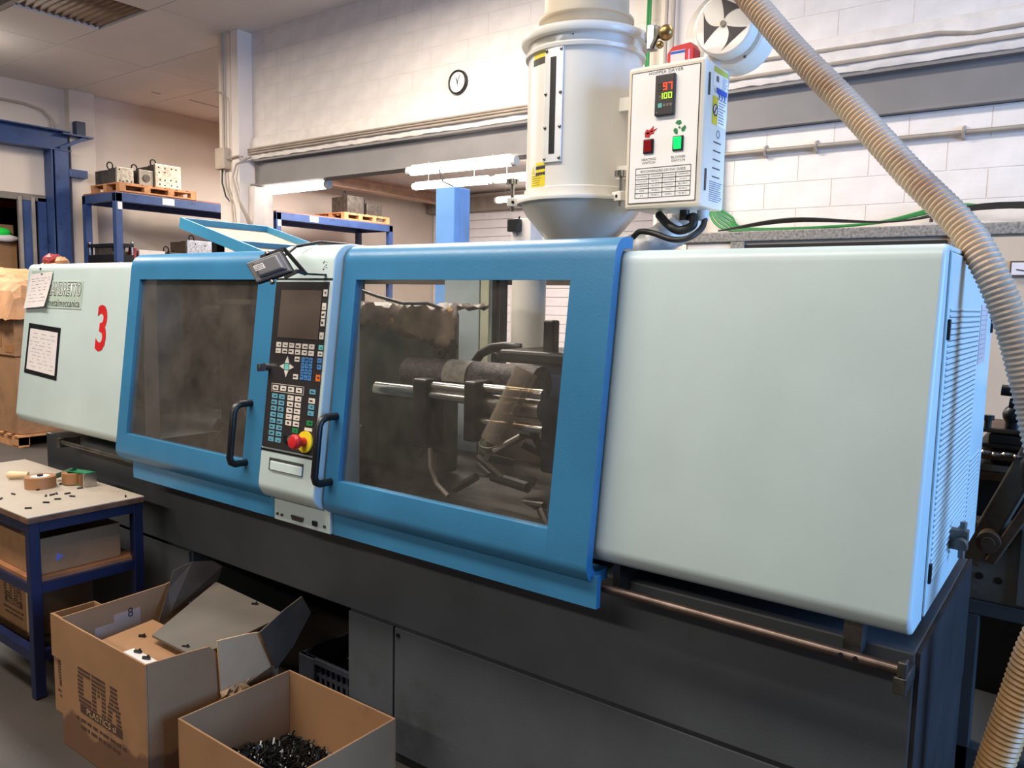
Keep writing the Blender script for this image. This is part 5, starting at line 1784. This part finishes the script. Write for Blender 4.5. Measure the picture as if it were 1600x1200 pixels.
# ================================================================== pallet of cartons left of the machine
pl = thing('pallet', 'wooden pallet on the floor under the tall carton stack at far left', 'pallet', (-9.4, 4.0, 0), 'wooden pallets')
for y in (3.41, 3.85, 4.3):
    obj('stringer', MB().box(-10.0, -8.78, y, y + 0.1, 0.02, 0.1), wood, pl)
    for x in (-10.0, -9.42, -8.92):
        obj('block', MB().box(x, x + 0.14, y - 0.005, y + 0.105, 0.02, 0.105), wood, pl)
for i in range(7):
    x = -10.0 + 0.19 * i
    obj('deck_board', MB().box(x, x + 0.1, 3.4, 4.42, 0.105, 0.125), wood, pl)
obj('bottom_board', MB().box(-10.0, -8.78, 3.41, 3.51, 0, 0.02), wood, pl)
carton(-9.98, -8.80, 3.42, 4.4, 0.127, 0.93, 'large lower carton on the floor pallet at far left', card)
t = carton(-9.98, -8.78, 3.41, 4.4, 0.932, 1.42, 'taped upper carton on the floor pallet at far left', card)
for (x, z, w_, h_) in ((-9.2, 1.02, 0.12, 0.3), (-9.0, 0.97, 0.2, 0.08), (-8.95, 1.2, 0.15, 0.1)):
    obj('tape_patch', MB().box(x, x + w_, 3.408, 3.4105, z, z + h_), mat('brown_tape', (160, 112, 72), 0.35), t)


def crumple(x0, x1, y0, y1, z0, z1, amp, seed, hang=0.25, nx=22, ny=16):
    rnd = random.Random(seed)
    vs, fs = [], []
    for i in range(nx + 1):
        for j in range(ny + 1):
            u, v = i / nx, j / ny
            e = min(u, 1 - u, v, 1 - v)
            x = x0 + (x1 - x0) * u
            y = y0 + (y1 - y0) * v
            z = z0 + (z1 - z0) * min(1.0, e * 6) ** 0.7 + 0.10 * math.sin(u * 5 + 1) * math.sin(v * 4) * min(1, e * 4)
            if e < 0.07:
                z -= hang * (0.07 - e) / 0.07
            vs.append((x + rnd.uniform(-amp, amp), y + rnd.uniform(-amp, amp), z + rnd.uniform(-amp, amp)))
    for i in range(nx):
        for j in range(ny):
            a = i * (ny + 1) + j
            fs.append((a, a + ny + 1, a + ny + 2, a + 1))
    return MB().add(vs, fs)


kraft = mat('kraft_paper', (184, 136, 96), 0.7, var=0.15, scale=6)
tag(obj('kraft_paper_wrap', crumple(-10.05, -8.70, 3.36, 4.45, 1.46, 1.76, 0.018, 4, 0.16), kraft, None, False, solid=0.006), 'crumpled brown kraft paper draped over the tall carton stack', 'paper')
# red and brown sack on top of the stack
q = at(84, 404, y=4.0)
SY = 4.0
t = thing('paper_sack', 'crumpled dark red and tan sack peeking above the left mint cover', 'sack', (q[0], SY, 1.7))
mb = MB().ball((q[0], SY, q[2] - 0.02), 0.09, 12, (1.3, 1.0, 0.85))
rnd = random.Random(8)
mb.v = [(a + rnd.uniform(-.015, .015), b_ + rnd.uniform(-.015, .015), c_ + rnd.uniform(-.012, .012)) for a, b_, c_ in mb.v]
obj('red_part', mb, mat('dark_red', (140, 40, 44), 0.5), t)
mb = MB().ball((q[0] + 0.11, SY + .03, q[2] - 0.05), 0.08, 10, (1.1, 1.0, 0.9)).ball((q[0] - 0.14, SY, q[2] - 0.08), 0.08, 10, (1.3, 1.0, 0.6)).ball((q[0], SY + 0.02, q[2] - 0.13), 0.14, 10, (2.0, 1.0, 0.7))
mb.v = [(a + rnd.uniform(-.015, .015), b_ + rnd.uniform(-.015, .015), c_ + rnd.uniform(-.015, .015)) for a, b_, c_ in mb.v]
obj('tan_part', mb, kraft, t)

# ================================================================== right background: cabinet, neighbour machine, cream stand
t = thing('control_cabinet', 'long beige control cabinet with grey frame along the back behind the machine', 'cabinet', (-0.7, 5.4, 0))
bcab = mat('beige_cabinet', (204, 182, 156), 0.55, var=0.03)
gframe = mat('speckled_grey_frame', (150, 142, 132), 0.6, var=0.35, scale=60)
cz = at(1145, 378, y=5.0)[2]
ct = at(1145, 362, y=5.0)[2]
obj('body', MB().box(-2.3, 0.9, 5.03, 5.8, 0.05, cz), bcab, t)
obj('top_frame', MB().box(-2.35, 0.95, 5.0, 5.85, cz, ct), gframe, t, bevel=0.006)
for x in (-1.98, -0.72, 0.5):
    obj('frame_post', MB().box(x, x + 0.09, 5.0, 5.04, 0.05, cz), gframe, t)
xg = at(1145, 380, y=5.0)[0]
obj('door_panel', MB().box(-2.28, xg - 0.02, 5.012, 5.03, 0.1, cz - 0.012), mat('white_door', (226, 216, 204), 0.5), t)
obj('dark_recess', MB().box(xg + 0.08, -0.74, 5.010, 5.028, cz - 0.1, cz - 0.02), black, t)
obj('door_panel', MB().box(-0.62, 0.49, 5.008, 5.03, 0.1, cz - 0.012), bcab, t)
a, b_ = at(1579, 408, y=5.0), at(1610, 432, y=5.0)
mtr = obj('meter', MB().box(a[0], a[0] + 0.16, 4.99, 5.008, b_[2], a[2]), mat('meter_frame', (90, 70, 56), 0.5), t)
obj('meter_face', MB().box(a[0] + 0.008, a[0] + 0.152, 4.988, 4.99, b_[2] + 0.008, a[2] - 0.008), paper, mtr)
obj('meter_needle', MB().bar((a[0] + 0.03, 4.987, a[2] - 0.045), (a[0] + 0.12, 4.987, b_[2] + 0.02), 0.001, 0.006), ink, mtr)
obj('foot', MB().box(-2.3, 0.9, 5.1, 5.75, 0, 0.05), blackm, t)

t = thing('neighbour_machine', 'greasy dark machine with slide blocks at the right edge behind the end panel', 'machine', (0.1, 3.3, 0))
ng = mat('worn_grey_green', (104, 98, 86), 0.55, 0.2, var=0.3, scale=5, stain=(56, 48, 40), stain_scale=4)
nb_ = mat('rusty_brown', (96, 72, 52), 0.55, 0.4, var=0.4, scale=9)
obj('bed', MB().box(-0.31, 0.7, 3.0, 3.5, 0.635, 0.90), ng, t, bevel=0.008)
obj('frame', MB().box(-0.33, 0.7, 3.0, 3.55, 0.585, 0.635).box(-0.33, -0.26, 3.0, 3.06, 0, 0.585).box(-0.33, 0.7, 3.0, 3.5, 0.0, 0.12).box(0.55, 0.7, 3.0, 3.5, 0.1, 0.6), mat('dark_frame', (62, 64, 64), 0.5), t, bevel=0.004)
obj('front_plate', MB().box(-0.16, 0.2, 2.985, 3.0, 0.65, 0.90), ng, t)
for x, z in ((-0.27, 0.72), (-0.215, 0.715), (-0.2, 0.84)):
    obj('hole', MB().cyl((x, 2.998, z), (x, 3.004, z), 0.012, 10), black, t)
obj('inclined_rail', MB().bar((-0.30, 3.04, 0.76), (-0.13, 3.02, 1.20), 0.08, 0.07), ng, t, bevel=0.006)
obj('inclined_rail', MB().bar((-0.24, 2.98, 0.78), (-0.07, 2.96, 1.15), 0.04, 0.03), nb_, t, bevel=0.004)
obj('pulley', MB().cyl((-0.248, 2.93, 0.853), (-0.248, 3.0, 0.853), 0.035, 20).cyl((-0.248, 2.92, 0.853), (-0.248, 2.94, 0.853), 0.02, 16), nb_, t, True)
obj('shade_panel', MB().box(-0.33, 0.7, 3.5, 3.52, 0.0, 0.6), black, t)  # black sheet added to keep the space under the bed dark
obj('motor', MB().box(-0.36, -0.16, 3.1, 3.35, 0.90, 1.04), black, t, bevel=0.01)
for k, (z0, z1, x0, x1, m) in enumerate(((1.04, 1.07, -0.33, -0.1, nb_), (1.07, 1.095, -0.31, -0.05, steel_d), (1.11, 1.14, -0.31, -0.08, nb_), (1.15, 1.165, -0.31, -0.06, dark_in), (1.165, 1.195, -0.28, -0.1, dark_in), (1.20, 1.215, -0.30, -0.05, nb_))):
    obj('slide_plate', MB().box(x0, x1, 3.02, 3.3, z0, z1), m, t, bevel=0.004)
obj('slide_core', MB().box(-0.27, -0.1, 3.06, 3.28, 1.03, 1.21), dark_in, t)
obj('knob', MB().ball((-0.215, 3.05, 1.262), 0.034, 16), black, t, True)
obj('knob_stem', MB().cyl((-0.215, 3.05, 1.21), (-0.215, 3.05, 1.25), 0.024, 14), blackm, t, True)
obj('bolt', MB().cyl((-0.285, 3.03, 1.21), (-0.285, 3.03, 1.25), 0.011, 10).cyl((-0.285, 3.03, 1.24), (-0.285, 3.03, 1.256), 0.018, 10), dark_in, t)
mb = MB()
for i in range(8):
    mb.ball((-0.31 + 0.03 * i, 2.99, 1.135 + 0.004 * (i % 2)), 0.013, 8, (1.3, 0.7, 0.6))
obj('chain', mb, steel, t, True)
obj('pipe_elbow', MB().tube([(-0.12, 2.95, 1.02), (-0.15, 2.95, 1.06), (-0.16, 2.95, 1.12), (-0.12, 2.95, 1.17), (-0.05, 2.95, 1.2)], 0.024, 12), blackm, t, True)
obj('clamp', MB().tube([(-0.25, 2.98, 1.347), (-0.1, 2.98, 1.34)], 0.018, 10).tube([(-0.225, 2.97, 1.308), (-0.1, 2.97, 1.3)], 0.016, 10), blackm, t, True)
t = thing('equipment_stand', 'narrow cream stand with small black box left of the dryer cone', 'stand', (-3.3, 4.6, 0))
a, b_ = at(793, 345, y=4.5), at(822, 372, y=4.5)
obj('column', MB().box(a[0] + 0.0, b_[0], 4.55, 4.7, 0, a[2] + 0.02), mat('cream_paint', (226, 214, 202), 0.5), t, bevel=0.005)
a2, b2 = at(791, 342, y=4.48), at(806, 361, y=4.48)
obj('black_box', MB().box(a2[0], b2[0], 4.49, 4.55, b2[2], a2[2]), black, t, bevel=0.005)
obj('cable', MB().tube([Vector(at(812, 338, y=4.5)), Vector(at(808, 352, y=4.5)), Vector(at(808, 368, y=4.5))], 0.006, 6), cable_b, t, True)

# ================================================================== work table
t = thing('work_table', 'small blue steel work table with worn white top at the left', 'table', (-3.6, 1.5, 0))
tw = mat('worn_white_laminate', (170, 156, 140), 0.5, var=0.06, scale=5, stain=(150, 118, 96), stain_scale=9, stain_lo=0.66, stain_hi=0.72)
edge = mat('chipped_board_edge', (104, 72, 52), 0.8, var=0.3, scale=14)
shw = mat('stained_shelf_board', (150, 98, 60), 0.7, var=0.25, scale=6)
X0, X1, Y0, Y1, ZTt = -4.40, -3.235, 1.275, 1.735, 0.736
obj('top', MB().box(X0, X1, Y0, Y1, ZTt - 0.004, ZTt), tw, t)
obj('top_board', MB().box(X0, X1, Y0, Y1, ZTt - 0.026, ZTt - 0.004), edge, t, bevel=0.002)
for x in (X0 + 0.005, X1 - 0.045):
    for y in (Y0 + 0.005, Y1 - 0.045):
        obj('leg', MB().box(x, x + 0.04, y, y + 0.04, 0.004, ZTt - 0.026), navy_d, t, bevel=0.003)
        obj('foot', MB().box(x + 0.002, x + 0.038, y + 0.002, y + 0.038, 0.0, 0.006), black, t)
for z in (ZTt - 0.066, 0.425):
    for y in (Y0 + 0.008, Y1 - 0.043):
        obj('rail', MB().box(X0 + 0.045, X1 - 0.045, y, y + 0.034, z, z + 0.038), navy_d, t)
    for x in (X0 + 0.008, X1 - 0.042):
        obj('rail', MB().box(x, x + 0.034, Y0 + 0.045, Y1 - 0.045, z, z + 0.038), navy_d, t)
obj('shelf', MB().box(X0 + 0.02, X1 - 0.03, Y0 + 0.02, Y1 - 0.02, 0.463, 0.478), shw, t)
obj('rail', MB().box(X0 + 0.045, X1 - 0.045, Y0 + 0.008, Y0 + 0.042, 0.15, 0.19), navy_d, t)
for x in (X0 + 0.008, X1 - 0.042):
    obj('rail', MB().box(x, x + 0.034, Y0 + 0.045, Y1 - 0.045, 0.15, 0.19), navy_d, t)
rnd = random.Random(11)
for i in range(16):
    x, y = rnd.uniform(-3.75, -3.28), rnd.uniform(1.3, 1.68)
    a = rnd.uniform(0, 3.14)
    o = obj('moulded_part', MB().bar((x - 0.012 * math.cos(a), y - 0.012 * math.sin(a), ZTt + 0.003), (x + 0.012 * math.cos(a), y + 0.012 * math.sin(a), ZTt + 0.003), 0.006, 0.006), black)
    tag(o, 'tiny black moulded clip scattered on the worn white table top', 'plastic part', 'black clips on the table')

ctape = mat('brown_tape', (160, 112, 72), 0.35)
q = at(52, 763, z=ZTt)
rx, ry = q[0], q[1] + 0.03
t = thing('tape_roll', 'brown packing tape roll lying flat in front of the green dispenser', 'tape', (rx, ry, ZTt))
obj('tape', MB().lathe([(0.040, 0.0), (0.062, 0.0), (0.062, 0.05), (0.040, 0.05)], (rx, ry, ZTt), 36, 'z', True), ctape, t, True)
obj('core', MB().lathe([(0.036, 0.002), (0.041, 0.002), (0.041, 0.051), (0.036, 0.051)], (rx, ry, ZTt), 36, 'z', True), card_l, t, True)
obj('label_disc', MB().cyl((rx, ry, ZTt + 0.046), (rx, ry, ZTt + 0.050), 0.038, 28), paper, t)
obj('hub', MB().cyl((rx, ry, ZTt + 0.05), (rx, ry, ZTt + 0.058), 0.012, 12), blackm, t)
t = thing('tape_dispenser', 'green handheld tape dispenser with brown tape roll and steel blade on the table', 'dispenser', (rx + 0.06, ry + 0.11, ZTt))
dx, dy = rx + 0.035, ry + 0.13
obj('tape', MB().lathe([(0.03, 0.004), (0.052, 0.004), (0.052, 0.052), (0.03, 0.052)], (dx, dy, ZTt), 32, 'z', True), ctape, t, True)
gp = mat('green_plastic', (26, 120, 76), 0.4)
obj('side_plate', MB().cyl((dx, dy, ZTt), (dx, dy, ZTt + 0.004), 0.046, 24).bar((dx, dy, ZTt + 0.002), (dx + 0.11, dy + 0.02, ZTt + 0.002), 0.05, 0.004), gp, t)
obj('side_plate', MB().bar((dx - 0.05, dy, ZTt + 0.054), (dx + 0.11, dy + 0.02, ZTt + 0.06), 0.045, 0.006), gp, t)
obj('handle', MB().tube([(dx - 0.12, dy - 0.03, ZTt + 0.02), (dx - 0.05, dy - 0.01, ZTt + 0.045), (dx, dy, ZTt + 0.062)], 0.012, 10), mat('dark_green_plastic', (20, 66, 46), 0.45), t, True)
obj('roller', MB().cyl((dx + 0.1, dy + 0.0, ZTt), (dx + 0.1, dy + 0.0, ZTt + 0.062), 0.012, 14), steel, t, True)
obj('blade', MB().box(dx + 0.118, dx + 0.122, dy - 0.012, dy + 0.04, ZTt + 0.002, ZTt + 0.06), steel, t)
obj('tape_end', MB().box(dx + 0.085, dx + 0.088, dy - 0.02, dy + 0.02, ZTt + 0.002, ZTt + 0.055), ctape, t)
q0, q1 = at(12, 742, z=ZTt + 0.02), at(44, 742, z=ZTt + 0.02)
tag(obj('wooden_handle', MB().tube([q0, np.array(q0) * 0.9 + np.array(q1) * 0.1, (np.array(q0) + np.array(q1)) / 2, q1], lambda i: (0.013, 0.018, 0.016, 0.014)[i], 14), mat('pale_wood', (226, 194, 150), 0.6), None, True), 'pale round wooden handle lying on the table behind the tape', 'handle')


# ================================================================== cardboard boxes
def open_box(name, x0, x1, y0, y1, z0, z1, label, m=card, th=0.006, walls=('f', 'b', 'l', 'r'), cat='box', bottom=True):
    t = thing(name, label, cat, ((x0 + x1) / 2, (y0 + y1) / 2, z0))
    W = {'f': (x0, x1, y0, y0 + th), 'b': (x0, x1, y1 - th, y1), 'l': (x0, x0 + th, y0 + th, y1 - th), 'r': (x1 - th, x1, y0 + th, y1 - th)}
    for k in walls:
        a = W[k]
        obj('side', MB().box(a[0], a[1], a[2], a[3], z0, z1), m, t, bevel=0.002)
    obj('bottom', MB().box(x0 + th, x1 - th, y0 + th, y1 - th, z0, z0 + th), m, t)
    return t


def logo(parent, x0, x1, z0, z1, y, seed=1):
    """printed block: striped letters, dark band, two lines of small print; faces -y"""
    h, w = z1 - z0, x1 - x0
    mb = MB()
    e = 0.0008
    n = 9
    top0 = z0 + h * 0.28
    lw = w / 3.0
    rnd = random.Random(seed)
    shapes = []
    for L_ in range(3):
        a, b_ = x0 + lw * L_ + lw * 0.04, x0 + lw * (L_ + 1) - lw * 0.04
        for r_ in range(n):
            zz0 = top0 + (z1 - top0) * r_ / n
            zz1 = zz0 + (z1 - top0) / n * 0.62
            f_ = r_ / (n - 1)
            if L_ == 0:            # C
                if r_ in (0, 1, n - 1, n - 2):
                    segs = [(0.05, 1.0)]
                else:
                    segs = [(0.0, 0.42)]
            elif L_ == 1:          # M
                segs = [(0.0, 0.3), (0.7, 1.0)] if f_ < 0.5 else [(0.0, 0.3 + (f_ - 0.5) * 0.3), (0.42, 0.58), (0.7 - (f_ - 0.5) * 0.3, 1.0)]
            else:                  # A
                if r_ == 3:
                    segs = [(0.05, 0.95)]
                else:
                    k = f_ * 0.32
                    segs = [(k, k + 0.3), (0.7 - k, 1.0 - k)] if f_ < 0.75 else [(0.25, 0.75)]
            for s0, s1 in segs:
                mb.box(a + (b_ - a) * s0, a + (b_ - a) * s1, y - e, y, zz0, zz1)
    mb.box(x0 + w * 0.06, x1, y - e, y, z0 + h * 0.08, z0 + h * 0.26)
    obj('print', mb, print_m, parent)
    text_on('PLASTICS sl', h * 0.17, ((x0 + w * 0.54, y - e - 0.0006, z0 + h * 0.165), (1, 0, 0), (0, 0, 1)), card_l, parent, sx=w / h * 0.78)
    mb = MB()
    for r_ in range(2):
        x = x0 - w * 0.04 + 0.1 * w * r_
        while x < x1 + w * 0.06 - 0.1 * w * r_:
            l_ = rnd.uniform(0.05, 0.14) * w
            mb.box(x, x + l_, y - e, y, z0 - h * (0.10 + 0.14 * r_), z0 - h * (0.04 + 0.14 * r_))
            x += l_ + rnd.uniform(0.02, 0.05) * w
    obj('small_print', mb, print_m, parent)


# the tall stained box in front of the base
bt = thing('cardboard_box', 'tall stained open cardboard box with printed logo in front of the machine base', 'box', (-2.56, 1.46, 0))
GX0, GX1, GY0, GY1, GH = -2.855, -2.282, 1.212, 1.70, 0.462
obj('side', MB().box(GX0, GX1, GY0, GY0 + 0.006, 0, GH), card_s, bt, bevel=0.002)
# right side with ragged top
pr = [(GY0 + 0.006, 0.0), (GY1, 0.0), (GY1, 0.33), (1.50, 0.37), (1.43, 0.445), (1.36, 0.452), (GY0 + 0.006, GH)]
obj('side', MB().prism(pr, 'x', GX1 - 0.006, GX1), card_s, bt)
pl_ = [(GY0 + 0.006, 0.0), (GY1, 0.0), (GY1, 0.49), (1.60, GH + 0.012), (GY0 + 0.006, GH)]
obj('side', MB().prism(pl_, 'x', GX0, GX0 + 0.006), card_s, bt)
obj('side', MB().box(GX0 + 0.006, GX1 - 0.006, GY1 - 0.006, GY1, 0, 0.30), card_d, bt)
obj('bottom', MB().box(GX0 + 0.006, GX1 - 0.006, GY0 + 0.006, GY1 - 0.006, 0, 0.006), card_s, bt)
logo(bt, -2.735, -2.435, 0.15, 0.33, GY0)
# folded flap hanging out of the right side
fl_ = [(1.45, 0.462), (1.57, 0.447), (1.676, 0.424), (1.68, 0.30), (1.63, 0.29), (1.55, 0.268), (1.46, 0.272)]
mb = MB()
mb.prism(fl_, 'x', -2.272, -2.266)
obj('flap', mb, card_l, bt)
rg = MB()
rnd = random.Random(3)
vs, fs = [], []
for i in range(9):
    u = i / 8
    y = 1.455 + 0.11 * u
    for j in range(3):
        vs.append((-2.262 + rnd.uniform(-0.008, 0.016), y + rnd.uniform(-0.006, 0.006), 0.285 + 0.0 * u - 0.014 * j + rnd.uniform(-0.006, 0.006)))
for i in range(8):
    for j in range(2):
        a = i * 3 + j
        fs.append((a, a + 3, a + 4, a + 1))
obj('torn_edge', rg.add(vs, fs), card_l, bt, solid=0.003)
# oily raised flaps at the back
obj('oily_flap', MB().add([(-2.84, 1.63, 0.525), (-2.84, 1.71, 0.54), (-2.84, 1.80, 0.52), (-2.835, 1.84, 0.488), (-2.83, 1.81, 0.42), (-2.80, 1.59, 0.374), (-2.78, 1.52, 0.33), (-2.83, 1.6, 0.46)], [(0, 1, 2, 3, 4, 5, 6, 7)]), card_d, bt, solid=0.005)
obj('oily_flap', MB().add([(-2.25, 1.60, 0.448), (-2.25, 1.70, 0.495), (-2.25, 1.78, 0.522), (-2.25, 1.82, 0.45), (-2.25, 1.74, 0.35), (-2.25, 1.664, 0.29)], [(0, 1, 2, 3, 4, 5)]), card_d, bt, solid=0.005)
obj('inner_label', MB().box(GX0 + 0.006, GX0 + 0.0068, 1.40, 1.50, 0.33, 0.415), mat('pinkish_label', (168, 140, 124), 0.7), bt)
obj('inner_label', MB().box(GX0 + 0.006, GX0 + 0.0066, 1.33, 1.40, 0.31, 0.385), mat('pinkish_label', (168, 140, 124), 0.7), bt)
text_on('8', 0.05, ((GX0 + 0.0074, 1.462, 0.405), (0, 1, 0), (0, 0, 1)), ink, bt, sx=0.9)
# grey sheet the parts slide down, cardboard sheet below it
t = thing('slide_sheet', 'flat grey sheet sloping from under the machine into the tall box', 'sheet', (-2.55, 1.65, 0.4))
obj('sheet', MB().add([(-2.83, 1.81, 0.424), (-2.34, 1.78, 0.422), (-2.292, 1.39, 0.412), (-2.565, 1.39, 0.412)], [(0, 1, 2, 3)]), mat('grey_slide_sheet', (100, 92, 82), 0.55, var=0.12, scale=4), t, solid=0.008)
tag(obj('cardboard_sheet', MB().add([(-2.76, 1.5, 0.385), (-2.30, 1.50, 0.385), (-2.295, 1.235, 0.380), (-2.74, 1.25, 0.375)], [(0, 1, 2, 3)]), card, None, solid=0.004), 'plain cardboard sheet lying inside the top of the tall box', 'cardboard')
tag(obj('white_strip', MB().box(-2.47, -2.31, 1.225, 1.275, 0.434, 0.44), mat('dirty_white_foam', (206, 198, 192), 0.7)), 'narrow dirty white strip at the near corner inside the tall box', 'strip')
for (px_, py_, z) in ((215, 1018, 0.445), (228, 1028, 0.445), (222, 994, 0.39), (290, 1011, 0.42), (398, 944, 0.432)):
    q = at(px_, py_, z=z)
    tag(obj('moulded_part', MB().bar((q[0] - 0.012, q[1] - 0.004, z), (q[0] + 0.012, q[1] + 0.006, z), 0.008, 0.008).bar((q[0], q[1], z), (q[0] + 0.004, q[1] + 0.008, z + 0.008), 0.005, 0.005), black), 'small black moulded clip lying in the top of the tall box', 'plastic part', 'black clips in the tall box')

# box behind it, left
t = open_box('cardboard_box', -3.12, -2.875, 1.30, 1.46, 0, 0.385, 'narrow cardboard box squeezed between table leg and the tall stained box', card)
logo(t, -3.085, -2.93, 0.10, 0.235, 1.30, 2)
obj('flap', MB().box(-3.12, -2.875, 1.294, 1.30, 0.22, 0.385), card, t)
# small open box in front
sb = open_box('cardboard_box', -2.192, -1.672, 1.262, 1.682, 0, 0.30, 'small open cardboard box full of black clips in the foreground', card)
for a in ((-2.192, -1.672, 1.2605, 1.262, 0.05, 0.11), (-1.672, -1.6705, 1.262, 1.682, 0.05, 0.11)):
    obj('tape', MB().box(*a), ctape, sb)
# heap of black clips
hp = MB()
NX, NY = 40, 32
vs, fs = [], []
rnd = random.Random(21)
for i in range(NX + 1):
    for j in range(NY + 1):
        u, v = i / NX, j / NY
        x, y = -2.184 + 0.504 * u, 1.27 + 0.404 * v
        z = 0.07 + 0.085 * math.exp(-((u - 0.30) ** 2 / 0.09 + (v - 0.35) ** 2 / 0.12)) + rnd.uniform(-0.01, 0.01)
        vs.append((x, y, z))
for i in range(NX):
    for j in range(NY):
        a = i * (NY + 1) + j
        fs.append((a, a + NY + 1, a + NY + 2, a + 1))
hp.add(vs, fs)
gl = mat('glossy_black_clip', (20, 20, 20), 0.25, var=0.1)
for k in range(1500):
    u, v = rnd.uniform(0.03, 0.97), rnd.uniform(0.03, 0.97)
    x, y = -2.184 + 0.504 * u, 1.27 + 0.404 * v
    z = 0.075 + 0.085 * math.exp(-((u - 0.30) ** 2 / 0.09 + (v - 0.35) ** 2 / 0.12))
    d = Vector((rnd.uniform(-1, 1), rnd.uniform(-1, 1), rnd.uniform(-0.2, 0.9))).normalized() * rnd.uniform(0.008, 0.022)
    c_ = Vector((min(max(x, -2.165), -1.70), min(max(y, 1.285), 1.655), z + 0.004))
    hp.bar(c_ - d, c_ + d, rnd.uniform(0.003, 0.006), 0.004)
o = tag(obj('clip_heap', hp, gl), 'heap of small black moulded clips in the small foreground box', 'plastic parts')
o['kind'] = 'stuff'

# black crate under the machine
t = thing('plastic_crate', 'black slotted plastic crate heaped with clips under the machine', 'crate', (-2.27, 2.1, 0))
crm = mat('grey_black_crate', (62, 64, 74), 0.5, var=0.1)
KX0, KX1, KY0, KY1, KH = -2.43, -2.11, 1.93, 2.36, 0.205
obj('rim', MB().box(KX0 - 0.012, KX1 + 0.008, KY0 - 0.012, KY0 + 0.004, KH - 0.02, KH).box(KX0 - 0.012, KX1 + 0.008, KY1 - 0.004, KY1 + 0.012, KH - 0.02, KH).box(KX0 - 0.012, KX0 + 0.004, KY0, KY1, KH - 0.02, KH).box(KX1 - 0.008, KX1 + 0.008, KY0, KY1, KH - 0.02, KH), crm, t)
for k in range(14):
    y = KY0 + 0.03 + (KY1 - KY0 - 0.06) * k / 13
    obj('slat', MB().box(KX1 - 0.006, KX1, y, y + 0.014, 0.0, KH), crm, t)
for k in range(11):
    x = KX0 + 0.005 + (KX1 - KX0 - 0.02) * k / 10
    obj('slat', MB().box(x, x + 0.014, KY0, KY0 + 0.006, 0.0, KH), crm, t)
for z in (0.0, 0.065, 0.13):
    obj('band', MB().box(KX0, KX1, KY0 + 0.001, KY0 + 0.005, z, z + 0.015).box(KX1 - 0.005, KX1 - 0.001, KY0, KY1, z, z + 0.015), crm, t)
obj('wall', MB().box(KX0, KX0 + 0.006, KY0, KY1, 0, KH).box(KX0, KX1, KY1 - 0.006, KY1, 0, KH).box(KX0, KX1, KY0, KY1, 0, 0.006), crm, t)
obj('handle_block', MB().box(KX0 - 0.012, KX0 + 0.08, KY0 - 0.014, KY0 + 0.004, KH - 0.14, KH), crm, t, bevel=0.004)
hp = MB()
for k in range(500):
    u, v = rnd.uniform(0.05, 0.95), rnd.uniform(0.05, 0.95)
    z = 0.14 + 0.21 * math.exp(-((u - 0.75) ** 2 / 0.1 + (v - 0.45) ** 2 / 0.1))
    c_ = Vector((KX0 + (KX1 - KX0) * u, KY0 + (KY1 - KY0) * v, z + rnd.uniform(-0.03, 0.01)))
    c_.x = min(max(c_.x, KX0 + 0.03), KX1 - 0.03)
    c_.y = min(max(c_.y, KY0 + 0.03), KY1 - 0.03)
    d = Vector((rnd.uniform(-1, 1), rnd.uniform(-1, 1), rnd.uniform(-0.5, 0.9))).normalized() * rnd.uniform(0.008, 0.02)
    hp.bar(c_ - d, c_ + d, rnd.uniform(0.004, 0.008), 0.005)
vs, fs = [], []
for i in range(13):
    for j in range(13):
        u, v = i / 12, j / 12
        vs.append((KX0 + 0.01 + (KX1 - KX0 - 0.02) * u, KY0 + 0.01 + (KY1 - KY0 - 0.02) * v, 0.12 + 0.21 * math.exp(-((u - 0.75) ** 2 / 0.1 + (v - 0.45) ** 2 / 0.1))))
for i in range(12):
    for j in range(12):
        a = i * 13 + j
        fs.append((a, a + 13, a + 14, a + 1))
hp.add(vs, fs)
o = tag(obj('clip_heap', hp, gl), 'heap of glinting black clips in the crate under the machine', 'plastic parts')
o['kind'] = 'stuff'

# boxes at the table
t = open_box('cardboard_box', -3.95, -3.30, 1.32, 1.66, 0.479, 0.625, 'shallow open cardboard box on the table shelf', card)
obj('arrow_mark', MB().prism([(-0.0, 0.0), (0.03, 0.018), (0.0, 0.036)], 'x', -3.2998, -3.299), mat('violet_print', (120, 116, 190), 0.6), t).location = (0, 1.40 , 0.52 )
obj('small_print', MB().box(-3.325, -3.31, 1.3194, 1.32, 0.51, 0.52), print_m, t)
t = open_box('cardboard_box', -4.25, -3.86, 1.50, 1.80, 0, 0.42, 'cardboard box with dark logo on the floor beyond the table', card)
logo(t, -4.10, -3.90, 0.12, 0.28, 1.50, 4)
obj('flap', MB().box(-3.86, -3.82, 1.50, 1.506, 0.02, 0.40), card_l, t)
